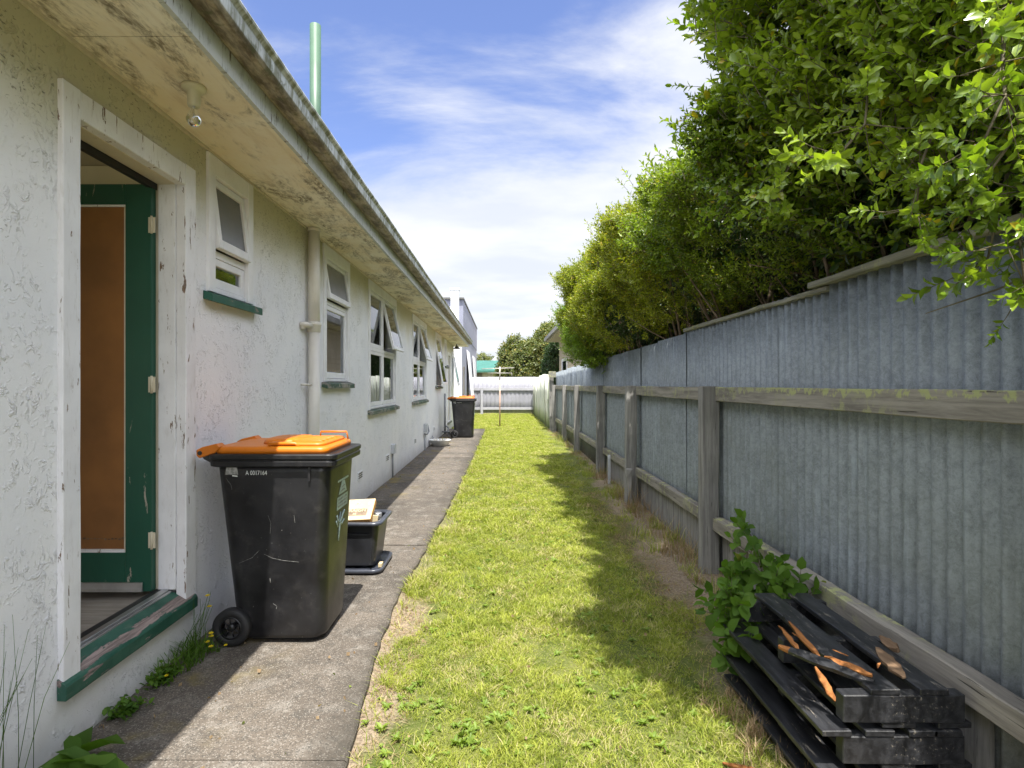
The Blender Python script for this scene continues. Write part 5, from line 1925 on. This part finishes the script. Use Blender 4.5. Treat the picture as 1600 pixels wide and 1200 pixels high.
# big-leaved climbing weed between the second post and the pallets
def weed_bush():
    rng = np.random.default_rng(61)
    o = thing("leafy_weed", "bright green broad-leaved weed growing between the fence post and the pallets", "weed", (1.32, 3.0, 0))
    temps = [sprig(6, .074, .64, .15, True, random.Random(600 + i), 75) for i in range(5)]
    P, D = [], []
    mb = MB(); rr = random.Random(6)
    for i in range(105):
        y_ = rr.uniform(2.66, 3.20)
        x_ = rr.uniform(1.12 + .10 * (y_ > 2.8), 1.50)
        zmax = .44 * math.exp(-((x_ - 1.38) / .28) ** 2) * (1.0 if y_ < 3.15 else .7)
        z_ = rr.uniform(.03, max(.08, zmax))
        if y_ < 2.76 and z_ < .42: x_ = min(x_, 1.10)
        P.append((x_, y_, z_)); D.append((rr.gauss(-.35, .45), rr.gauss(-.45, .4), rr.gauss(.7, .3)))
        if i % 3 == 0:
            mb.tube([(x_ + .05, y_ + .05, -.03), (x_ + .02, y_ + .02, z_ * .6), (x_, y_, z_)], [.004, .003, .002], 5)
    for (x_, y_, z_) in ((1.50, 3.45, .50), (1.48, 3.35, .46), (1.47, 3.3, .44), (1.42, 3.25, .42)):
        P.append((x_, y_, z_)); D.append((rr.gauss(-.4, .3), rr.gauss(-.4, .3), .5))
        mb.tube([(1.5, 3.5, 0), (1.5, 3.5, z_ * .6), (x_, y_, z_)], [.005, .004, .002], 5)
    realise("leaves", temps, np.array(P), np.array(D), rng.uniform(.7, 1.25, len(P)), ["leaf_weed", "twig"], o, rng)
    mb.build("stalks", "twig", o)


weed_bush()

# dead grass by the fence foot, greener tufts among it
rr = random.Random(17)
pts = []
for i in range(150):
    y_ = 1.9 + 15 * rr.random() ** 1.7
    pts.append((rr.uniform(1.36, 1.60), y_, -.03, rr.uniform(.4, 1.0)))
for i in range(60):
    pts.append((rr.uniform(.90, 1.12), rr.uniform(1.75, 2.7), -.03, rr.uniform(.25, .5)))
for (y_, s_) in ((4.45, 1.8), (4.7, 1.4), (6.3, 2.1), (5.8, 1.5), (6.95, 1.9), (5.2, 1.5), (8.6, 1.7)):
    pts.append((1.52, y_, -.03, s_))
tag(blades("dry_grass", pts, "blade_dry", .17, .0035, rr, lean=.9, n_per=38, rad=.07), "straw coloured dead grass along the foot of the iron fence", "dry grass", kind="stuff")
pts = [(rr.uniform(1.25, 1.58), 3.6 + 12 * rr.random() ** 1.5, -.03, rr.uniform(.5, 1.3)) for i in range(75)]
pts += [(1.50, 5.0, -.03, 1.7), (1.48, 7.0, -.03, 1.9), (1.44, 7.4, -.03, 1.6), (1.5, 14.5, -.03, 2.2), (1.48, 13.9, -.03, 1.7)]
tag(blades("rank_grass", pts, "blade_green", .13, .0045, rr, lean=.8, n_per=30, rad=.07), "uncut green tufts growing along the foot of the iron fence", "rank grass", kind="stuff")
# thatch litter on the bare ground
pts = []
for i in range(900):
    pts.append((rr.uniform(1.0, 1.55), 1.8 + 6 * rr.random() ** 1.5, -.032, rr.uniform(.25, .5)))
for i in range(700):
    pts.append((rr.uniform(1.02, 1.58), rr.uniform(3.4, 7.5), -.032, rr.uniform(.5, 1.0)))
for i in range(420):
    y_ = rr.uniform(1.9, 4.4)
    pts.append((path_edge(y_) + rr.uniform(.02, .22), y_, -.033, rr.uniform(.2, .4)))
tag(blades("grass_litter", pts, "blade_dry", .06, .003, rr, lean=2.6, n_per=14, rad=.12), "brown litter of dead grass on the bare soil beside path and fence", "grass litter", kind="stuff")


# broad-leaved rosettes in the lawn
def rosettes():
    rng = np.random.default_rng(71)
    lv, lf = LEAF_RICH
    temps = []
    for i in range(5):
        V, F = [], []
        rr_ = random.Random(i)
        for q in range(8):
            v = lv.copy(); l = .031 * rr_.uniform(.6, 1.2)
            v[:, 0] *= l; v[:, 1] *= l * .42; v[:, 2] *= l * 1.5
            Mt = Matrix.Rotation(q * .785 + rr_.uniform(-.3, .3), 3, 'Z') @ Matrix.Rotation(-R(rr_.uniform(15, 50)), 3, 'Y')
            v = v @ np.array(Mt).T
            V.append(v); F += [tuple(a + 8 * q for a in f) for f in lf]
        temps.append((np.concatenate(V), np.array(F), len(F)))
    N = 300
    y = 2.0 + rng.random(N) ** 1.7 * 6
    x = rng.uniform(-.5, 1.0, N)
    cl = np.exp(-((x + .22) / .2) ** 2 - ((y - 2.45) / .3) ** 2)
    N2 = 60
    x = np.concatenate([x, rng.normal(-.20, .17, N2)]); y = np.concatenate([y, rng.normal(2.45, .22, N2)])
    P = np.stack([x, y, np.full(len(x), -.028)], 1)
    D = rng.normal(size=P.shape) * .15 + np.array([0, 0, 1.0])
    o = realise("lawn_weeds", temps, P, D, rng.uniform(.5, 1.15, len(P)), ["leaf_lawn", "twig"], None, rng)
    tag(o, "flat broad-leaved weeds scattered through the lawn", "lawn weeds", kind="stuff")


mk_leaf("leaf_lawn", (0.11, 0.175, 0.024), (0.22, 0.30, 0.048), (0.34, 0.36, 0.08), 0.5, 0.3, 0.02, 0.3)
rosettes()


# flowering weeds at the foot of the wall
def flower(mb, base, tip, r=.012):
    b, t = Vector(base), Vector(tip)
    mb.tube([b, b.lerp(t, .5) + Vector((.01, -.01, .02)), t], [.0016, .0014, .0011], 5, mi=0)
    rr_ = random
    for ring, (rad, lift) in enumerate(((r, .002), (r * .7, .004), (r * .4, .006))):
        n_ = 11 - ring * 2
        for i in range(n_):
            a = 6.283 * i / n_ + ring
            d = Vector((math.cos(a), math.sin(a) * .8 - .2, .35 + ring * .3)).normalized()
            s_ = Vector((-math.sin(a), math.cos(a), 0)) * r * .22
            o = t + Vector((0, 0, lift))
            mb.add([o, o + d * rad * .7 + s_, o + d * rad, o + d * rad * .7 - s_], [(0, 1, 2, 3)], 1)


fw = thing("flowering_weed", "clump of grass and yellow-flowered weed by the wall beside the bin's wheel", "weed", (-1.58, 2.9, 0))
rw = random.Random(23)
blades("weed_blades", [(-1.60, 2.93, -.01, 1.2), (-1.585, 2.80, -.01, 1.0), (-1.60, 2.70, -.01, .8), (-1.56, 2.86, -.01, .8), (-1.60, 3.02, -.01, .8), (-1.52, 2.98, -.01, .6)], "leaf_weed", .13, .006, rw, lean=1.0, parent=fw, n_per=46, rad=.06)
flowers = [(-1.565, 3.02, .275), (-1.545, 3.0, .225), (-1.50, 2.93, .115), (-1.505, 2.94, .095), (-1.515, 2.92, .075), (-1.485, 2.90, .060), (-1.44, 2.96, .04), (-1.56, 2.64, .045)]
for i, t_ in enumerate(flowers):
    m = MB(); flower(m, (-1.60 + .02 * (i % 3), 2.92 - .04 * (i % 4) if i < 7 else 2.7, 0), t_, .0145 if i < 6 else .011)
    m.build("flower", ["leaf_weed", "petal_yellow"], fw)
mb = MB()
for i in range(11):
    x_, y_ = -1.60 + rw.uniform(-.02, .04), 2.95 + rw.uniform(-.12, .12)
    mb.tube([(x_, y_, 0), (x_ + .01, y_, .14), (x_ + rw.uniform(0, .07), y_ + rw.uniform(-.05, .05), rw.uniform(.22, .34))], [.0016, .0012, .0008], 4)
mb.build("stalks", "leaf_weed", fw)


def rosette_plant(name, label, loc, n_, L, w_, mat, cat="weed", up=(20, 60), seed=0, sp=None, hh=0.0):
    o = thing(name, label, cat, loc)
    rr_ = random.Random(seed)
    lv, lf = LEAF_RICH
    V, F = [], []
    for q in range(n_):
        v = lv.copy(); l = L * rr_.uniform(.6, 1.15)
        v[:, 0] *= l; v[:, 1] *= l * w_; v[:, 2] *= l * 1.4
        Mt = Matrix.Rotation(rr_.uniform(0, 6.28), 3, 'Z') @ Matrix.Rotation(-R(rr_.uniform(*up)), 3, 'Y') @ Matrix.Rotation(rr_.uniform(-.4, .4), 3, 'X')
        v = v @ np.array(Mt).T + np.array([rr_.gauss(0, sp or L * .25), rr_.gauss(0, (sp or L * .25) * 1.4), abs(rr_.gauss(0, hh))])
        F += [tuple(a + 8 * q for a in f) for f in lf]
        V.append(v)
    raw_mesh("leaves", np.concatenate(V).astype(np.float32), np.array(F, dtype=np.int32), np.zeros(len(F)), [mat], o)
    return o


rosette_plant("small_weed", "low tuft of small-leaved weed on the path edge below the door sill", (-1.60, 2.42, 0), 170, .030, .6, "leaf_weed", seed=4, sp=.028, hh=.022)
rosette_plant("small_weed", "small-leaved weed at the wall foot below the far half of the door sill", (-1.60, 2.68, 0), 150, .032, .6, "leaf_weed", seed=5, sp=.030, hh=.025)
rosette_plant("dock_plant", "large-leaved dark green dock plant at the near foot of the stucco wall", (-1.56, 2.05, .01), 15, .17, .42, "leaf_weed", up=(8, 42), seed=12, sp=.035)
m = MB()
tw = thing("tall_grass", "thin green grass stalks standing against the near wall", "grass clump", (-1.62, 1.95, 0))
for i in range(13):
    y_ = 1.80 + rw.uniform(-.1, .2)
    yt = y_ + rw.uniform(-.05, .25)
    m.tube([(-1.62, y_, -.02), (-1.61, (y_ + yt) / 2, .3), (-1.62 + rw.uniform(0, .05), yt, rw.uniform(.4, .68))], [.0015, .0012, .0006], 4)
m.build("stalks", "leaf_weed", tw)
# brown litter line where path meets wall
pts = []
for i in range(170):
    y_ = rr.uniform(2.1, 12)
    if 2.9 < y_ < 3.7: continue
    pts.append((WX + .02 + rr.random() ** 2 * .07, y_, .0, rr.uniform(.15, .35)))
tag(blades("wall_litter", pts, "blade_dry", .05, .004, rr, lean=1.6, n_per=16, rad=.10), "brown dead leaves and litter along the foot of the house wall", "leaf litter", kind="stuff")


# fallen leaves and crumbs on path and lawn
def debris():
    rng = np.random.default_rng(81)
    lv, lf = LEAF_MID
    N = 420
    y = 1.9 + rng.random(N) ** 1.6 * 12
    x = np.where(rng.random(N) < .45, rng.uniform(-1.62, -.6, N), rng.uniform(-.5, 1.5, N))
    z = np.where(x < -.6, .004, .0)
    P = np.stack([x, y, z], 1)
    temps = [(lv * .022, np.array(lf), len(lf))]
    D = rng.normal(size=P.shape) * .5; D[:, 2] = np.abs(D[:, 2]) * .3
    o = realise("fallen_leaves", temps, P, D, rng.uniform(.4, 1.1, N), ["blade_dry", "twig"], None, rng)
    tag(o, "small dry leaves fallen on the concrete path and the lawn", "fallen leaves", kind="stuff")


debris()
